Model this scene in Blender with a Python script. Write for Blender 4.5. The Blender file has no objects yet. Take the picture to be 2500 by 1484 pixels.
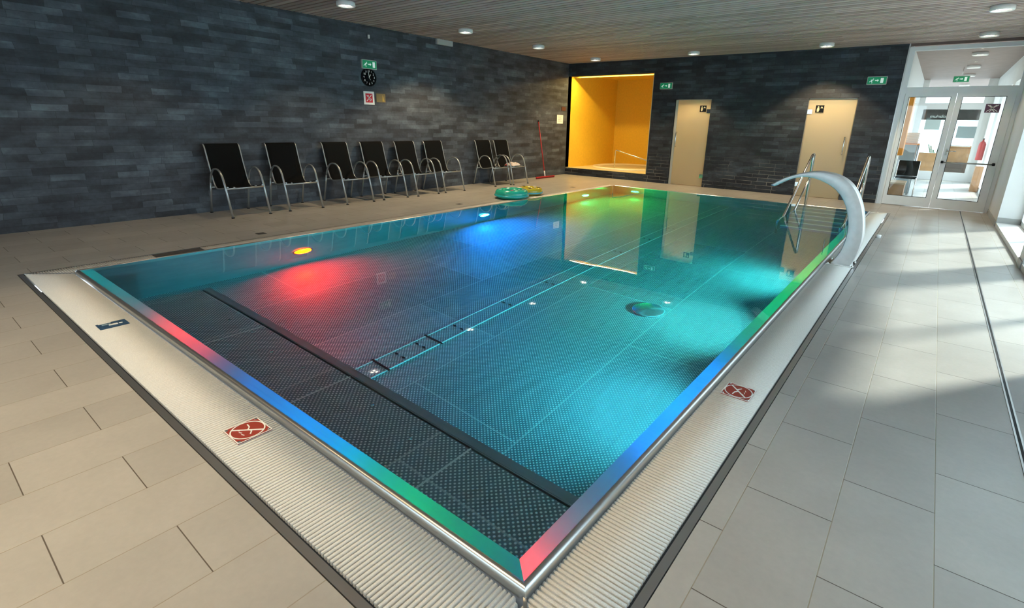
import bpy, bmesh, math, random
from mathutils import Matrix, Vector
PI = math.pi
R = random.Random(7)
sc = bpy.context.scene
COL = sc.collection

# ------------------------------------------------------------------ camera
CAMZ = 1.381
cd = bpy.data.cameras.new('camera'); cam = bpy.data.objects.new('camera', cd); COL.objects.link(cam)
cam.matrix_world = Matrix.Translation((0, 0, CAMZ)) @ (Matrix.Rotation(0.65033671, 4, 'Z') @ Matrix.Rotation(1.27285993, 4, 'X') @ Matrix.Rotation(0.02496974, 4, 'Z'))
cd.sensor_width = 36.0; cd.lens = 1230.32 / 2500 * 36
cd.shift_x = -(1306.515 - 1250) / 2500; cd.shift_y = (680.278 - 742) / 2500
cd.clip_start = 0.05; cd.clip_end = 200
sc.camera = cam
# ------------------------------------------------------------------ world, sun, exposure
W = bpy.data.worlds.new('daylight'); sc.world = W; W.use_nodes = True
wn = W.node_tree.nodes; bg = wn['Background']
bg.inputs[0].default_value = (0.72, 0.87, 1.0, 1); bg.inputs[1].default_value = 4.6
sd = bpy.data.lights.new('sun', 'SUN'); sun = bpy.data.objects.new('sun', sd); COL.objects.link(sun)
sd.energy = 8.0; sd.angle = math.radians(5); sd.color = (1.0, 0.97, 0.9)
SUN_D = Vector((-0.60, -0.80, -1.12)).normalized()
sun.rotation_euler = SUN_D.to_track_quat('-Z', 'Y').to_euler(); sun.location = (6, 10, 8)
sc.view_settings.view_transform = 'Standard'; sc.view_settings.look = 'None'
sc.view_settings.gamma = 1; sc.view_settings.use_curve_mapping = False
sc.view_settings.exposure = 0.0
sc.render.engine = 'CYCLES'
cy = sc.cycles
cy.use_denoising = True; cy.max_bounces = 10; cy.diffuse_bounces = 4; cy.glossy_bounces = 6
cy.transmission_bounces = 8; cy.transparent_max_bounces = 12
cy.sample_clamp_indirect = 8.0; cy.sample_clamp_direct = 0; cy.blur_glossy = 0.3
cy.caustics_refractive = True; cy.caustics_reflective = True

# ------------------------------------------------------------------ helpers
def mat(name):
    m = bpy.data.materials.new(name); m.use_nodes = True
    return m, m.node_tree.nodes, m.node_tree.links, m.node_tree.nodes['Principled BSDF']
def simple(name, col, rough=.5, metal=0.0, emit=None, es=0, noise=0, nscale=8, spec=.5, bump=0, bscale=60):
    m, n, l, b = mat(name)
    b.inputs['Base Color'].default_value = (*col, 1); b.inputs['Roughness'].default_value = rough
    b.inputs['Metallic'].default_value = metal; b.inputs['Specular IOR Level'].default_value = spec
    if emit:
        b.inputs['Emission Color'].default_value = (*emit, 1); b.inputs['Emission Strength'].default_value = es
    tc = n.new('ShaderNodeTexCoord')
    if noise:
        t = n.new('ShaderNodeTexNoise'); t.inputs['Scale'].default_value = nscale; t.inputs['Detail'].default_value = 5
        l.new(tc.outputs['Object'], t.inputs['Vector'])
        r = n.new('ShaderNodeMapRange'); r.inputs[1].default_value = .3; r.inputs[2].default_value = .7
        r.inputs[3].default_value = 1 - noise; r.inputs[4].default_value = 1 + noise
        l.new(t.outputs[0], r.inputs[0])
        mx = n.new('ShaderNodeMix'); mx.data_type = 'RGBA'; mx.blend_type = 'MULTIPLY'; mx.inputs[0].default_value = 1
        mx.inputs[6].default_value = (*col, 1); l.new(r.outputs[0], mx.inputs[7]); l.new(mx.outputs[2], b.inputs['Base Color'])
    if bump:
        t2 = n.new('ShaderNodeTexNoise'); t2.inputs['Scale'].default_value = bscale; t2.inputs['Detail'].default_value = 4
        l.new(tc.outputs['Object'], t2.inputs['Vector'])
        bp = n.new('ShaderNodeBump'); bp.inputs['Strength'].default_value = bump; bp.inputs['Distance'].default_value = .01
        l.new(t2.outputs[0], bp.inputs['Height']); l.new(bp.outputs[0], b.inputs['Normal'])
    return m
def mth(n, l, op, a, b=None, c=None):
    k = n.new('ShaderNodeMath'); k.operation = op
    for i, v in enumerate((a, b, c)):
        if v is None: continue
        if isinstance(v, (int, float)): k.inputs[i].default_value = v
        else: l.new(v, k.inputs[i])
    return k.outputs[0]
def mixc(n, l, f, a, b, blend='MIX'):
    k = n.new('ShaderNodeMix'); k.data_type = 'RGBA'; k.blend_type = blend
    for i, v in ((0, f), (6, a), (7, b)):
        if isinstance(v, (int, float)): k.inputs[i].default_value = v
        elif isinstance(v, tuple): k.inputs[i].default_value = (*v, 1)
        else: l.new(v, k.inputs[i])
    return k.outputs[2]
def noise(n, l, vec, scale, detail=4, rough=.5):
    t = n.new('ShaderNodeTexNoise'); t.inputs['Scale'].default_value = scale; t.inputs['Detail'].default_value = detail
    t.inputs['Roughness'].default_value = rough
    if vec is not None: l.new(vec, t.inputs['Vector'])
    return t.outputs[0]
def maprange(n, l, v, a, b, c, d, smooth=False):
    k = n.new('ShaderNodeMapRange')
    if smooth: k.interpolation_type = 'SMOOTHSTEP'
    l.new(v, k.inputs[0])
    for i, x in enumerate((a, b, c, d)): k.inputs[i + 1].default_value = x
    return k.outputs[0]
def combine(n, l, x, y, z=0.0):
    k = n.new('ShaderNodeCombineXYZ')
    for i, v in enumerate((x, y, z)):
        if isinstance(v, (int, float)): k.inputs[i].default_value = v
        else: l.new(v, k.inputs[i])
    return k.outputs[0]
def sep(n, l):
    tc = n.new('ShaderNodeTexCoord'); s = n.new('ShaderNodeSeparateXYZ'); l.new(tc.outputs['Object'], s.inputs[0])
    return tc.outputs['Object'], s.outputs[0], s.outputs[1], s.outputs[2]
def bumpn(n, l, h, strength, dist, b):
    k = n.new('ShaderNodeBump'); k.inputs['Strength'].default_value = strength; k.inputs['Distance'].default_value = dist
    l.new(h, k.inputs['Height']); l.new(k.outputs[0], b.inputs['Normal'])

class MB:
    """collects shapes into one bmesh"""
    def __init__(s): s.bm = bmesh.new()
    def box(s, a, b, rot=None, bev=0):
        x0, y0, z0 = a; x1, y1, z1 = b
        vs = [s.bm.verts.new(p) for p in ((x0,y0,z0),(x1,y0,z0),(x1,y1,z0),(x0,y1,z0),(x0,y0,z1),(x1,y0,z1),(x1,y1,z1),(x0,y1,z1))]
        fs = [s.bm.faces.new([vs[i] for i in f]) for f in ((0,3,2,1),(4,5,6,7),(0,1,5,4),(1,2,6,5),(2,3,7,6),(3,0,4,7))]
        if rot: bmesh.ops.transform(s.bm, matrix=rot, verts=vs)
        if bev:
            es = list({e for f in fs for e in f.edges})
            bmesh.ops.bevel(s.bm, geom=es, offset=bev, segments=2, affect='EDGES')
        return s
    def poly(s, pts):
        s.bm.faces.new([s.bm.verts.new(p) for p in pts]); return s
    def prism(s, pts2, d0, d1, axis='Z'):
        """extrude a 2D outline; axis = extrusion axis"""
        def P(u, v, d): return {'Z': (u, v, d), 'Y': (u, d, v), 'X': (d, u, v)}[axis]
        a = [s.bm.verts.new(P(u, v, d0)) for u, v in pts2]; b = [s.bm.verts.new(P(u, v, d1)) for u, v in pts2]
        n = len(pts2); fs = []
        fs.append(s.bm.faces.new(a)); fs.append(s.bm.faces.new(b[::-1]))
        for i in range(n): fs.append(s.bm.faces.new([a[i], b[i], b[(i+1) % n], a[(i+1) % n]]))
        bmesh.ops.recalc_face_normals(s.bm, faces=fs); return s
    def tube(s, pts, r, seg=10, closed=False, flat=1.0, cap=True):
        pts = [Vector(p) for p in pts]; n = len(pts); rings = []
        up = None
        for i, p in enumerate(pts):
            if closed: t = (pts[(i+1) % n] - pts[i-1]).normalized()
            else: t = (pts[min(i+1, n-1)] - pts[max(i-1, 0)]).normalized()
            if up is None:
                up = Vector((0,0,1)) if abs(t.z) < .9 else Vector((0,1,0))
            x = t.cross(up)
            if x.length < 1e-4: x = t.cross(Vector((1,0,0)))
            x.normalize(); y = x.cross(t).normalized(); up = y
            rr = r[i] if isinstance(r, (list, tuple)) else r
            rings.append([s.bm.verts.new(p + x*rr*math.cos(2*PI*k/seg)*flat + y*rr*math.sin(2*PI*k/seg)) for k in range(seg)])
        m = n if closed else n - 1
        for i in range(m):
            a, b = rings[i], rings[(i+1) % n]
            for k in range(seg):
                f = s.bm.faces.new([a[k], a[(k+1) % seg], b[(k+1) % seg], b[k]]); f.smooth = True
        if not closed and cap:
            s.bm.faces.new(rings[0][::-1]); s.bm.faces.new(rings[-1])
        return s
    def lathe(s, prof, c=(0,0,0), seg=32, rot=None, cap=True):
        rings = []; vs = []
        for r, z in prof:
            rr = [s.bm.verts.new((r*math.cos(2*PI*k/seg), r*math.sin(2*PI*k/seg), z)) for k in range(seg)]
            rings.append(rr); vs += rr
        for a, b in zip(rings, rings[1:]):
            for k in range(seg):
                f = s.bm.faces.new([a[k], a[(k+1) % seg], b[(k+1) % seg], b[k]]); f.smooth = True
        if cap and prof[0][0] > 1e-4: s.bm.faces.new(rings[0][::-1])
        if cap and prof[-1][0] > 1e-4: s.bm.faces.new(rings[-1])
        M = Matrix.Translation(c) @ (rot if rot else Matrix())
        bmesh.ops.transform(s.bm, matrix=M, verts=vs); return s
    def build(s, name, m, parent=None, smooth=None):
        bmesh.ops.recalc_face_normals(s.bm, faces=s.bm.faces)
        me = bpy.data.meshes.new(name); s.bm.to_mesh(me); s.bm.free()
        if smooth is not None:
            for p in me.polygons: p.use_smooth = smooth
        o = bpy.data.objects.new(name, me); me.materials.append(m); COL.objects.link(o)
        if parent: o.parent = parent
        return o
def tag(o, label=None, cat=None, group=None, kind=None):
    for k, v in (('label', label), ('category', cat), ('group', group), ('kind', kind)):
        if v: o[k] = v
    return o
def empty(name, loc=(0,0,0), rz=0):
    o = bpy.data.objects.new(name, None); COL.objects.link(o); o.location = loc; o.rotation_euler = (0,0,rz)
    o.empty_display_size = .05
    return o
def struct(o): o['kind'] = 'structure'; return o
def copy_tree(o, parent=None):
    c = o.copy(); COL.objects.link(c); c.parent = parent
    for ch in list(o.children): copy_tree(ch, c)
    return c
def text_mesh(txt, size, M, name, m, parent, ext=.0006, align='CENTER'):
    cu = bpy.data.curves.new(name, 'FONT'); cu.body = txt; cu.size = size; cu.align_x = align; cu.align_y = 'CENTER'; cu.extrude = ext
    t = bpy.data.objects.new('t', cu)
    me = bpy.data.meshes.new_from_object(t); bpy.data.objects.remove(t); bpy.data.curves.remove(cu)
    me.transform(M); me.materials.clear(); me.materials.append(m)
    o = bpy.data.objects.new(name, me); COL.objects.link(o)
    if parent: o.parent = parent
    return o
def lamp(name, kind, loc, parent=None, **k):
    d = bpy.data.lights.new(name, kind); o = bpy.data.objects.new(name, d); COL.objects.link(o); o.location = loc
    for a, v in k.items():
        if a == 'rot': o.rotation_euler = v
        elif a == 'portal': d.cycles.is_portal = v
        else: setattr(d, a, v)
    if parent: o.parent = parent
    return o
def aim(o, d): o.rotation_euler = Vector(d).to_track_quat('-Z', 'Y').to_euler()

# ------------------------------------------------------------------ materials
def slate(name, axis, pale, gain=1.0):
    """stacked dark slate cladding; axis = the horizontal object axis of the wall"""
    m, n, l, b = mat(name)
    vec, x, y, z = sep(n, l)
    h = y if axis == 'Y' else x
    v2 = combine(n, l, h, z)
    wob = noise(n, l, vec, 3.0, 3)
    v2 = combine(n, l, mth(n, l, 'MULTIPLY_ADD', wob, .10, h), mth(n, l, 'MULTIPLY_ADD', wob, .012, z))
    def brick(w, hh, off, sq):
        k = n.new('ShaderNodeTexBrick'); k.offset = off; k.squash = sq; k.squash_frequency = 3; k.offset_frequency = 2
        k.inputs['Scale'].default_value = 1; k.inputs['Brick Width'].default_value = w; k.inputs['Row Height'].default_value = hh
        k.inputs['Mortar Size'].default_value = .0045 if pale else .0022; k.inputs['Mortar Smooth'].default_value = .3; k.inputs['Bias'].default_value = 0
        k.inputs['Color1'].default_value = (0, 0, 0, 1); k.inputs['Color2'].default_value = (1, 1, 1, 1); k.inputs['Mortar'].default_value = (.5, .5, .5, 1)
        l.new(v2, k.inputs['Vector']); return k
    b1 = brick(.34, .082, .37, 1.5)
    # a random value per stone: stretched white noise cells
    tone = b1.outputs['Color']
    big = noise(n, l, vec, 1.3, 4, .6)
    fine = noise(n, l, vec, 26, 6, .6)
    mp = n.new('ShaderNodeMapping'); mp.inputs['Scale'].default_value = (2.2, 2.2, 6.0); l.new(vec, mp.inputs[0])
    strat = noise(n, l, mp.outputs[0], 1.2, 3, .5)
    f = mth(n, l, 'MULTIPLY_ADD', tone, .42, mth(n, l, 'MULTIPLY_ADD', strat, 1.0, -.20))
    f = mth(n, l, 'ADD', f, mth(n, l, 'MULTIPLY_ADD', fine, .35, -.2))
    cr = n.new('ShaderNodeValToRGB'); l.new(f, cr.inputs[0])
    e = cr.color_ramp.elements
    e[0].position = .05; e[0].color = (.017, .018, .021, 1); e[1].position = .95; e[1].color = (.100, .126, .150, 1)
    k = e.new(.35); k.color = (.031, .034, .042, 1); k = e.new(.65); k.color = (.056, .066, .080, 1)
    col = cr.outputs[0]
    mort = b1.outputs['Fac']
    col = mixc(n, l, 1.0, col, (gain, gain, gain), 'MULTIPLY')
    if pale:   # lime bloom in the joints of the lower courses
        lowz = maprange(n, l, z, .25, .85, 1, 0)
        pm = mth(n, l, 'MULTIPLY', mth(n, l, 'MULTIPLY', mort, lowz), maprange(n, l, noise(n, l, vec, 2.3, 3), .42, .55, 0, 1))
        col = mixc(n, l, mth(n, l, 'MULTIPLY', mort, .5), col, (.010, .010, .011))
        col = mixc(n, l, mth(n, l, 'MULTIPLY', pm, .9), col, (.30, .28, .24))
    else:
        col = mixc(n, l, mth(n, l, 'MULTIPLY', mort, .55), col, (.010, .010, .011))
    l.new(col, b.inputs['Base Color'])
    b.inputs['Roughness'].default_value = .62; b.inputs['Specular IOR Level'].default_value = .35
    hh = mth(n, l, 'MULTIPLY_ADD', tone, .5, mth(n, l, 'MULTIPLY', fine, .5))
    hh = mth(n, l, 'SUBTRACT', hh, mth(n, l, 'MULTIPLY', mort, .8))
    bumpn(n, l, hh, .35, .010, b)
    return m
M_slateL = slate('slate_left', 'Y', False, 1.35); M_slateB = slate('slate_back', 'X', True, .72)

def tile_mat():
    m, n, l, b = mat('floor_tile')
    vec, x, y, z = sep(n, l)
    u = mth(n, l, 'DIVIDE', mth(n, l, 'ADD', x, .034 + .303 * 40), .303)
    row = mth(n, l, 'FLOOR', u); fu = mth(n, l, 'FRACT', u)
    par = mth(n, l, 'MULTIPLY', mth(n, l, 'MODULO', row, 2), .5)
    v = mth(n, l, 'ADD', mth(n, l, 'DIVIDE', mth(n, l, 'ADD', y, 60 - .189 ), .602), par)
    fv = mth(n, l, 'FRACT', v); cell = mth(n, l, 'FLOOR', v)
    du = mth(n, l, 'MULTIPLY', mth(n, l, 'MINIMUM', fu, mth(n, l, 'SUBTRACT', 1, fu)), .303)
    dv = mth(n, l, 'MULTIPLY', mth(n, l, 'MINIMUM', fv, mth(n, l, 'SUBTRACT', 1, fv)), .602)
    gl = maprange(n, l, du, .0012, .0024, 1, 0); gc = maprange(n, l, dv, .0012, .0024, 1, 0)
    wn_ = n.new('ShaderNodeTexWhiteNoise'); wn_.noise_dimensions = '2D'; l.new(combine(n, l, row, cell), wn_.inputs[0])
    tone = maprange(n, l, wn_.outputs[0], 0, 1, .93, 1.05)
    cl = maprange(n, l, noise(n, l, vec, 2.2, 5, .6), .3, .7, .92, 1.06)
    sp = maprange(n, l, noise(n, l, vec, 38, 3, .6), .28, .7, .96, 1.03)
    k = mth(n, l, 'MULTIPLY', mth(n, l, 'MULTIPLY', tone, cl), sp)
    col = mixc(n, l, 1.0, (.40, .385, .355), k, 'MULTIPLY')
    col = mixc(n, l, gl, col, (.30, .27, .21)); col = mixc(n, l, gc, col, (.09, .075, .06))
    l.new(col, b.inputs['Base Color'])
    rr = maprange(n, l, noise(n, l, vec, 5, 5, .6), .3, .7, .30, .37)
    l.new(mth(n, l, 'ADD', rr, mth(n, l, 'MULTIPLY', mth(n, l, 'MAXIMUM', gl, gc), .3)), b.inputs['Roughness'])
    b.inputs['Specular IOR Level'].default_value = .5
    h = mth(n, l, 'SUBTRACT', mth(n, l, 'MULTIPLY', noise(n, l, vec, 14, 5, .55), .35), mth(n, l, 'MAXIMUM', gl, gc))
    bumpn(n, l, h, .35, .004, b)
    return m
M_tile = tile_mat()

def wood_ceiling(name='ceiling_wood'):
    m, n, l, b = mat(name)
    vec, x, y, z = sep(n, l)
    row = mth(n, l, 'FLOOR', mth(n, l, 'DIVIDE', mth(n, l, 'ADD', y, 50), .115))
    wn_ = n.new('ShaderNodeTexWhiteNoise'); wn_.noise_dimensions = '2D'
    seg = mth(n, l, 'FLOOR', mth(n, l, 'DIVIDE', mth(n, l, 'ADD', x, mth(n, l, 'MULTIPLY', row, .61)), 2.4))
    l.new(combine(n, l, row, seg), wn_.inputs[0])
    mp = n.new('ShaderNodeMapping'); mp.inputs['Scale'].default_value = (1.2, 22, 22); l.new(vec, mp.inputs[0])
    gr = noise(n, l, mp.outputs[0], 3, 6, .6)
    f = mth(n, l, 'ADD', mth(n, l, 'MULTIPLY', wn_.outputs[0], .45), mth(n, l, 'MULTIPLY', gr, .6))
    cr = n.new('ShaderNodeValToRGB'); l.new(f, cr.inputs[0]); e = cr.color_ramp.elements
    e[0].position = .15; e[0].color = (.29, .205, .175, 1); e[1].position = .85; e[1].color = (.56, .43, .385, 1)
    l.new(cr.outputs[0], b.inputs['Base Color']); b.inputs['Roughness'].default_value = .6
    bumpn(n, l, gr, .2, .003, b)
    return m
M_wood = wood_ceiling()

def steel(name, col=(.58,.58,.57), rough=.3, metal=.9, streak=None, noise_amt=.08):
    m, n, l, b = mat(name)
    vec, x, y, z = sep(n, l)
    mp = n.new('ShaderNodeMapping'); mp.inputs['Scale'].default_value = streak or (6, 6, 6); l.new(vec, mp.inputs[0])
    t = noise(n, l, mp.outputs[0], 4, 5, .6)
    l.new(mixc(n, l, 1.0, col, maprange(n, l, t, .3, .7, 1 - noise_amt, 1 + noise_amt), 'MULTIPLY'), b.inputs['Base Color'])
    b.inputs['Roughness'].default_value = rough
    b.inputs['Metallic'].default_value = metal
    return m
M_rim = steel('rim_steel', rough=.29, col=(.50, .50, .49), noise_amt=0.0)
M_rail = steel('polished_rail', rough=.14, col=(.72, .72, .70), metal=1.0)
M_alu = simple('brushed_grey_paint', (.42, .45, .46), .34, .75)
M_poolwall = steel('pool_wall_steel', rough=.30, col=(.28, .33, .36), metal=.75, streak=(1, 1, 2), noise_amt=.06)
M_grate = simple('grate_bar', (.82, .80, .74), .30, .0, noise=.08, nscale=300, spec=.6, bump=.5, bscale=500)
M_gdark = simple('gutter_dark_grey', (.05, .05, .05), .6)  # even dark grey for gutter bed, support rods and drain covers
M_cobra = simple('fountain_steel', (.62, .62, .61), .38, .55, noise=.05, nscale=20)

def stud_mat(name, sheet_w):
    m, n, l, b = mat(name)
    vec, x, y, z = sep(n, l)
    p = .030
    def lat(ox, oy):
        fx = mth(n, l, 'SUBTRACT', mth(n, l, 'FRACT', mth(n, l, 'ADD', mth(n, l, 'DIVIDE', x, p), ox)), .5)
        fy = mth(n, l, 'SUBTRACT', mth(n, l, 'FRACT', mth(n, l, 'ADD', mth(n, l, 'DIVIDE', y, p), oy)), .5)
        return mth(n, l, 'SQRT', mth(n, l, 'ADD', mth(n, l, 'MULTIPLY', fx, fx), mth(n, l, 'MULTIPLY', fy, fy)))
    d = mth(n, l, 'MINIMUM', lat(0, 0), lat(.5, .5))
    h = maprange(n, l, d, .10, .26, 1, 0, True)
    # welded sheet seams: long ones run with the pool, short ones staggered
    u = mth(n, l, 'DIVIDE', mth(n, l, 'ADD', x, 5.90), sheet_w)
    row = mth(n, l, 'FLOOR', u)
    fu = mth(n, l, 'FRACT', u); du = mth(n, l, 'MULTIPLY', mth(n, l, 'MINIMUM', fu, mth(n, l, 'SUBTRACT', 1, fu)), sheet_w)
    v = mth(n, l, 'ADD', mth(n, l, 'DIVIDE', mth(n, l, 'ADD', y, 20), 2.5), mth(n, l, 'MULTIPLY', row, .37))
    fv = mth(n, l, 'FRACT', v); dv = mth(n, l, 'MULTIPLY', mth(n, l, 'MINIMUM', fv, mth(n, l, 'SUBTRACT', 1, fv)), 2.5)
    seam = mth(n, l, 'MAXIMUM', maprange(n, l, du, .003, .007, 1, 0), maprange(n, l, dv, .003, .007, 1, 0))
    wn_ = n.new('ShaderNodeTexWhiteNoise'); wn_.noise_dimensions = '2D'; l.new(combine(n, l, row, mth(n, l, 'FLOOR', v)), wn_.inputs[0])
    mp = n.new('ShaderNodeMapping'); mp.inputs['Scale'].default_value = (14, 1.1, 1); l.new(vec, mp.inputs[0])
    st = noise(n, l, mp.outputs[0], 2.2, 4, .6)
    k = mth(n, l, 'MULTIPLY', maprange(n, l, wn_.outputs[0], 0, 1, .85, 1.1), maprange(n, l, st, .3, .7, .82, 1.15))
    base = mixc(n, l, 1.0, (.22, .27, .29), k, 'MULTIPLY')
    base = mixc(n, l, mth(n, l, 'MULTIPLY', h, .9), base, (.92, .94, .92))
    base = mixc(n, l, mth(n, l, 'MULTIPLY', seam, .5), base, (.75, .78, .74))
    l.new(base, b.inputs['Base Color']); b.inputs['Metallic'].default_value = .72
    l.new(maprange(n, l, wn_.outputs[0], 0, 1, .27, .36), b.inputs['Roughness'])
    bumpn(n, l, h, .6, .0022, b)
    return m
M_stud = stud_mat('studded_steel', 1.02)

def water_mat():
    m, n, l, b = mat('pool_water')
    n.remove(b); out = n['Material Output']
    g = n.new('ShaderNodeBsdfGlass'); g.inputs['IOR'].default_value = 1.333; g.inputs['Roughness'].default_value = 0
    g.inputs['Color'].default_value = (1, 1, 1, 1)
    tc = n.new('ShaderNodeTexCoord')
    mp = n.new('ShaderNodeMapping'); mp.inputs['Scale'].default_value = (1, 1, 1); l.new(tc.outputs['Object'], mp.inputs[0])
    h = noise(n, l, mp.outputs[0], 1.6, 2, .4)
    k = n.new('ShaderNodeBump'); k.inputs['Strength'].default_value = .05; k.inputs['Distance'].default_value = .02
    l.new(h, k.inputs['Height']); l.new(k.outputs[0], g.inputs['Normal'])
    l.new(g.outputs[0], out.inputs['Surface'])
    va = n.new('ShaderNodeVolumeAbsorption'); va.inputs['Color'].default_value = (.30, .90, .93, 1); va.inputs['Density'].default_value = .55
    l.new(va.outputs[0], out.inputs['Volume'])
    return m
M_water = water_mat()

def glass_mat(name, tint=(.93, .97, .96), refl=1.0):
    m, n, l, b = mat(name); n.remove(b); out = n['Material Output']
    t = n.new('ShaderNodeBsdfTransparent'); t.inputs[0].default_value = (*tint, 1)
    g = n.new('ShaderNodeBsdfGlossy'); g.inputs['Roughness'].default_value = 0.02
    lw = n.new('ShaderNodeLayerWeight'); lw.inputs[0].default_value = .5
    fr_ = mth(n, l, 'MULTIPLY_ADD', mth(n, l, 'POWER', lw.outputs['Facing'], 5.0), .9, .04)
    x = n.new('ShaderNodeMixShader'); l.new(fr_, x.inputs[0]); l.new(t.outputs[0], x.inputs[1]); l.new(g.outputs[0], x.inputs[2])
    l.new(x.outputs[0], out.inputs['Surface']); return m
M_glass = glass_mat('clear_glass')

def frosted():
    m, n, l, b = mat('frosted_glass')
    out = n['Material Output']
    b.inputs['Base Color'].default_value = (.66, .60, .44, 1); b.inputs['Roughness'].default_value = .22; b.inputs['Specular IOR Level'].default_value = .5
    t = n.new('ShaderNodeBsdfTranslucent'); t.inputs[0].default_value = (.95, .85, .62, 1)
    x = n.new('ShaderNodeMixShader'); x.inputs[0].default_value = .55
    l.new(b.outputs[0], x.inputs[1]); l.new(t.outputs[0], x.inputs[2]); l.new(x.outputs[0], out.inputs['Surface'])
    return m
M_frost = frosted()
M_white = simple('white_paint', (.72, .72, .70), .55, noise=.03, nscale=3)
M_whitegloss = simple('white_enamel', (.80, .80, .79), .3)
M_frame = simple('grey_white_frame', (.80, .83, .84), .35, noise=.02)
M_skirt = simple('grey_skirting', (.34, .34, .32), .45, noise=.05)
M_black = simple('black_plastic', (.007, .007, .008), .5, spec=.2)
M_sling = simple('black_sling', (.006, .006, .006), .9, spec=.1, bump=.3, bscale=400)
M_red = simple('red_handle', (.52, .018, .02), .35)
M_dred = simple('dark_red_blade', (.20, .012, .015), .45)
M_yellow = simple('yellow_plaster', (.80, .50, .04), .5, noise=.05, nscale=20, bump=.1)
M_ledge = simple('yellow_ledge', (.72, .60, .30), .35)
M_acry = simple('acrylic_tub', (.78, .72, .55), .15)
M_orange = simple('orange_paint', (.80, .30, .02), .45)
M_oak = simple('oak_box', (.38, .19, .08), .5, noise=.15, nscale=6)
M_green = simple('sign_green', (.0, .24, .10), .4)
M_swhite = simple('sign_white', (.85, .86, .82), .4)
M_sred = simple('sign_red', (.60, .01, .025), .4)
M_ired = simple('brick_red_sticker', (.33, .05, .035), .4)
M_blue = simple('blue_sticker', (.03, .08, .16), .35, noise=.2, nscale=40)
M_purple = simple('purple_sticker', (.11, .035, .08), .4)
M_paper = simple('paper', (.80, .78, .70), .6)
M_ink = simple('ink', (.06, .06, .06), .6)
M_tan = simple('tan_patch_colour', (.20, .14, .05), .45)
M_stone = simple('dark_stone_insert', (.06, .055, .05), .7, noise=.35, nscale=25, bump=.4)
M_turq = simple('turquoise_vinyl', (.02, .42, .30), .18, spec=.7)
M_teal = simple('teal_band', (.01, .45, .48), .18, spec=.7)
M_yel2 = simple('yellow_vinyl', (.50, .40, .03), .18, spec=.7)
M_lblue = simple('light_blue_vinyl', (.08, .40, .55), .18, spec=.7)
M_leaf = simple('leaf_green', (.05, .13, .03), .5)
M_joint = simple('silicone_joint', (.10, .10, .10), .6)

# ------------------------------------------------------------------ setting: dimensions
XL, YB, ZC = -8.44, 12.40, 2.98          # slate side wall, slate end wall, ceiling
XR = .98                                  # inner face of the window side
YN = -3.4                                 # wall behind the camera
PX0, PX1, PY0, PY1 = -5.85, -.74, .955, 10.72     # pool inner edge
GX0, GX1, GY0, GY1 = -6.15, -.465, .64, 10.99     # grating outer edge
ZW = .03                                  # water level

# floor with the hole for the pool
f = MB()
hx0, hx1, hy0, hy1 = -6.19, -.42, .595, 11.03
for a, b in (((XL-.1, YN-.2), (hx0, YB+.2)), ((hx1, YN-.2), (XR+.5, YB+.2)), ((hx0, YN-.2), (hx1, hy0)), ((hx0, hy1), (hx1, YB+.2))):
    f.box((a[0], a[1], -.12), (b[0], b[1], 0))
struct(f.build('floor', M_tile))
# slot drain in the floor
dr = empty('slot_drain', (.585, 4.5, 0))
tag(dr, 'long narrow dark slot drain with steel lips running along the right-hand floor', 'drain')
MB().box((-.006, -7.8, -.004), (.006, 7.88, .0012)).build('slot', M_black, dr)
for s in (-1, 1): MB().box((s*.006 if s > 0 else -.014, -7.8, -.004), (.014 if s > 0 else -.006, 7.88, .0025)).build('lip', M_rim, dr)

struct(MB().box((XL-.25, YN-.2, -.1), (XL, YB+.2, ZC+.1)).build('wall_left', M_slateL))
# end wall with openings: niche, two doors, glass door front
NX0, NX1, NZ0, NZ1 = -8.44, -5.89, .19, 2.655
wb = MB()
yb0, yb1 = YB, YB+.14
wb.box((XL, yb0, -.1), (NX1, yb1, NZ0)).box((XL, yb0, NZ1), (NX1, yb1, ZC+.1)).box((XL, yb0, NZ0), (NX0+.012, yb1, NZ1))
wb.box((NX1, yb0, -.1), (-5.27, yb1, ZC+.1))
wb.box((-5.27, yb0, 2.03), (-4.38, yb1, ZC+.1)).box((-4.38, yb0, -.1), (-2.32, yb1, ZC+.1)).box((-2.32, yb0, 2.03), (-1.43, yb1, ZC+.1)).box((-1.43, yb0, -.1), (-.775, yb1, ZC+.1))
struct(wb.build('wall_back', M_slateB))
struct(MB().box((-.775, YB-.012, 0), (-.755, YB+.15, ZC)).build('trim_1', M_rim))
# ceiling: dark board with slats across
struct(MB().box((XL-.2, YN-.2, ZC+.045), (XR+.5, YB+.2, ZC+.15)).build('ceiling', simple('ceiling_backing', (.055, .042, .036), .8)))
sl = MB(); y = YN
while y < YB - .02:
    sl.box((XL+.004, y, ZC), (XR+.36, min(y+.085, YB-.004), ZC+.045)); y += .115
struct(sl.build('trim_2', M_wood))
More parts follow.
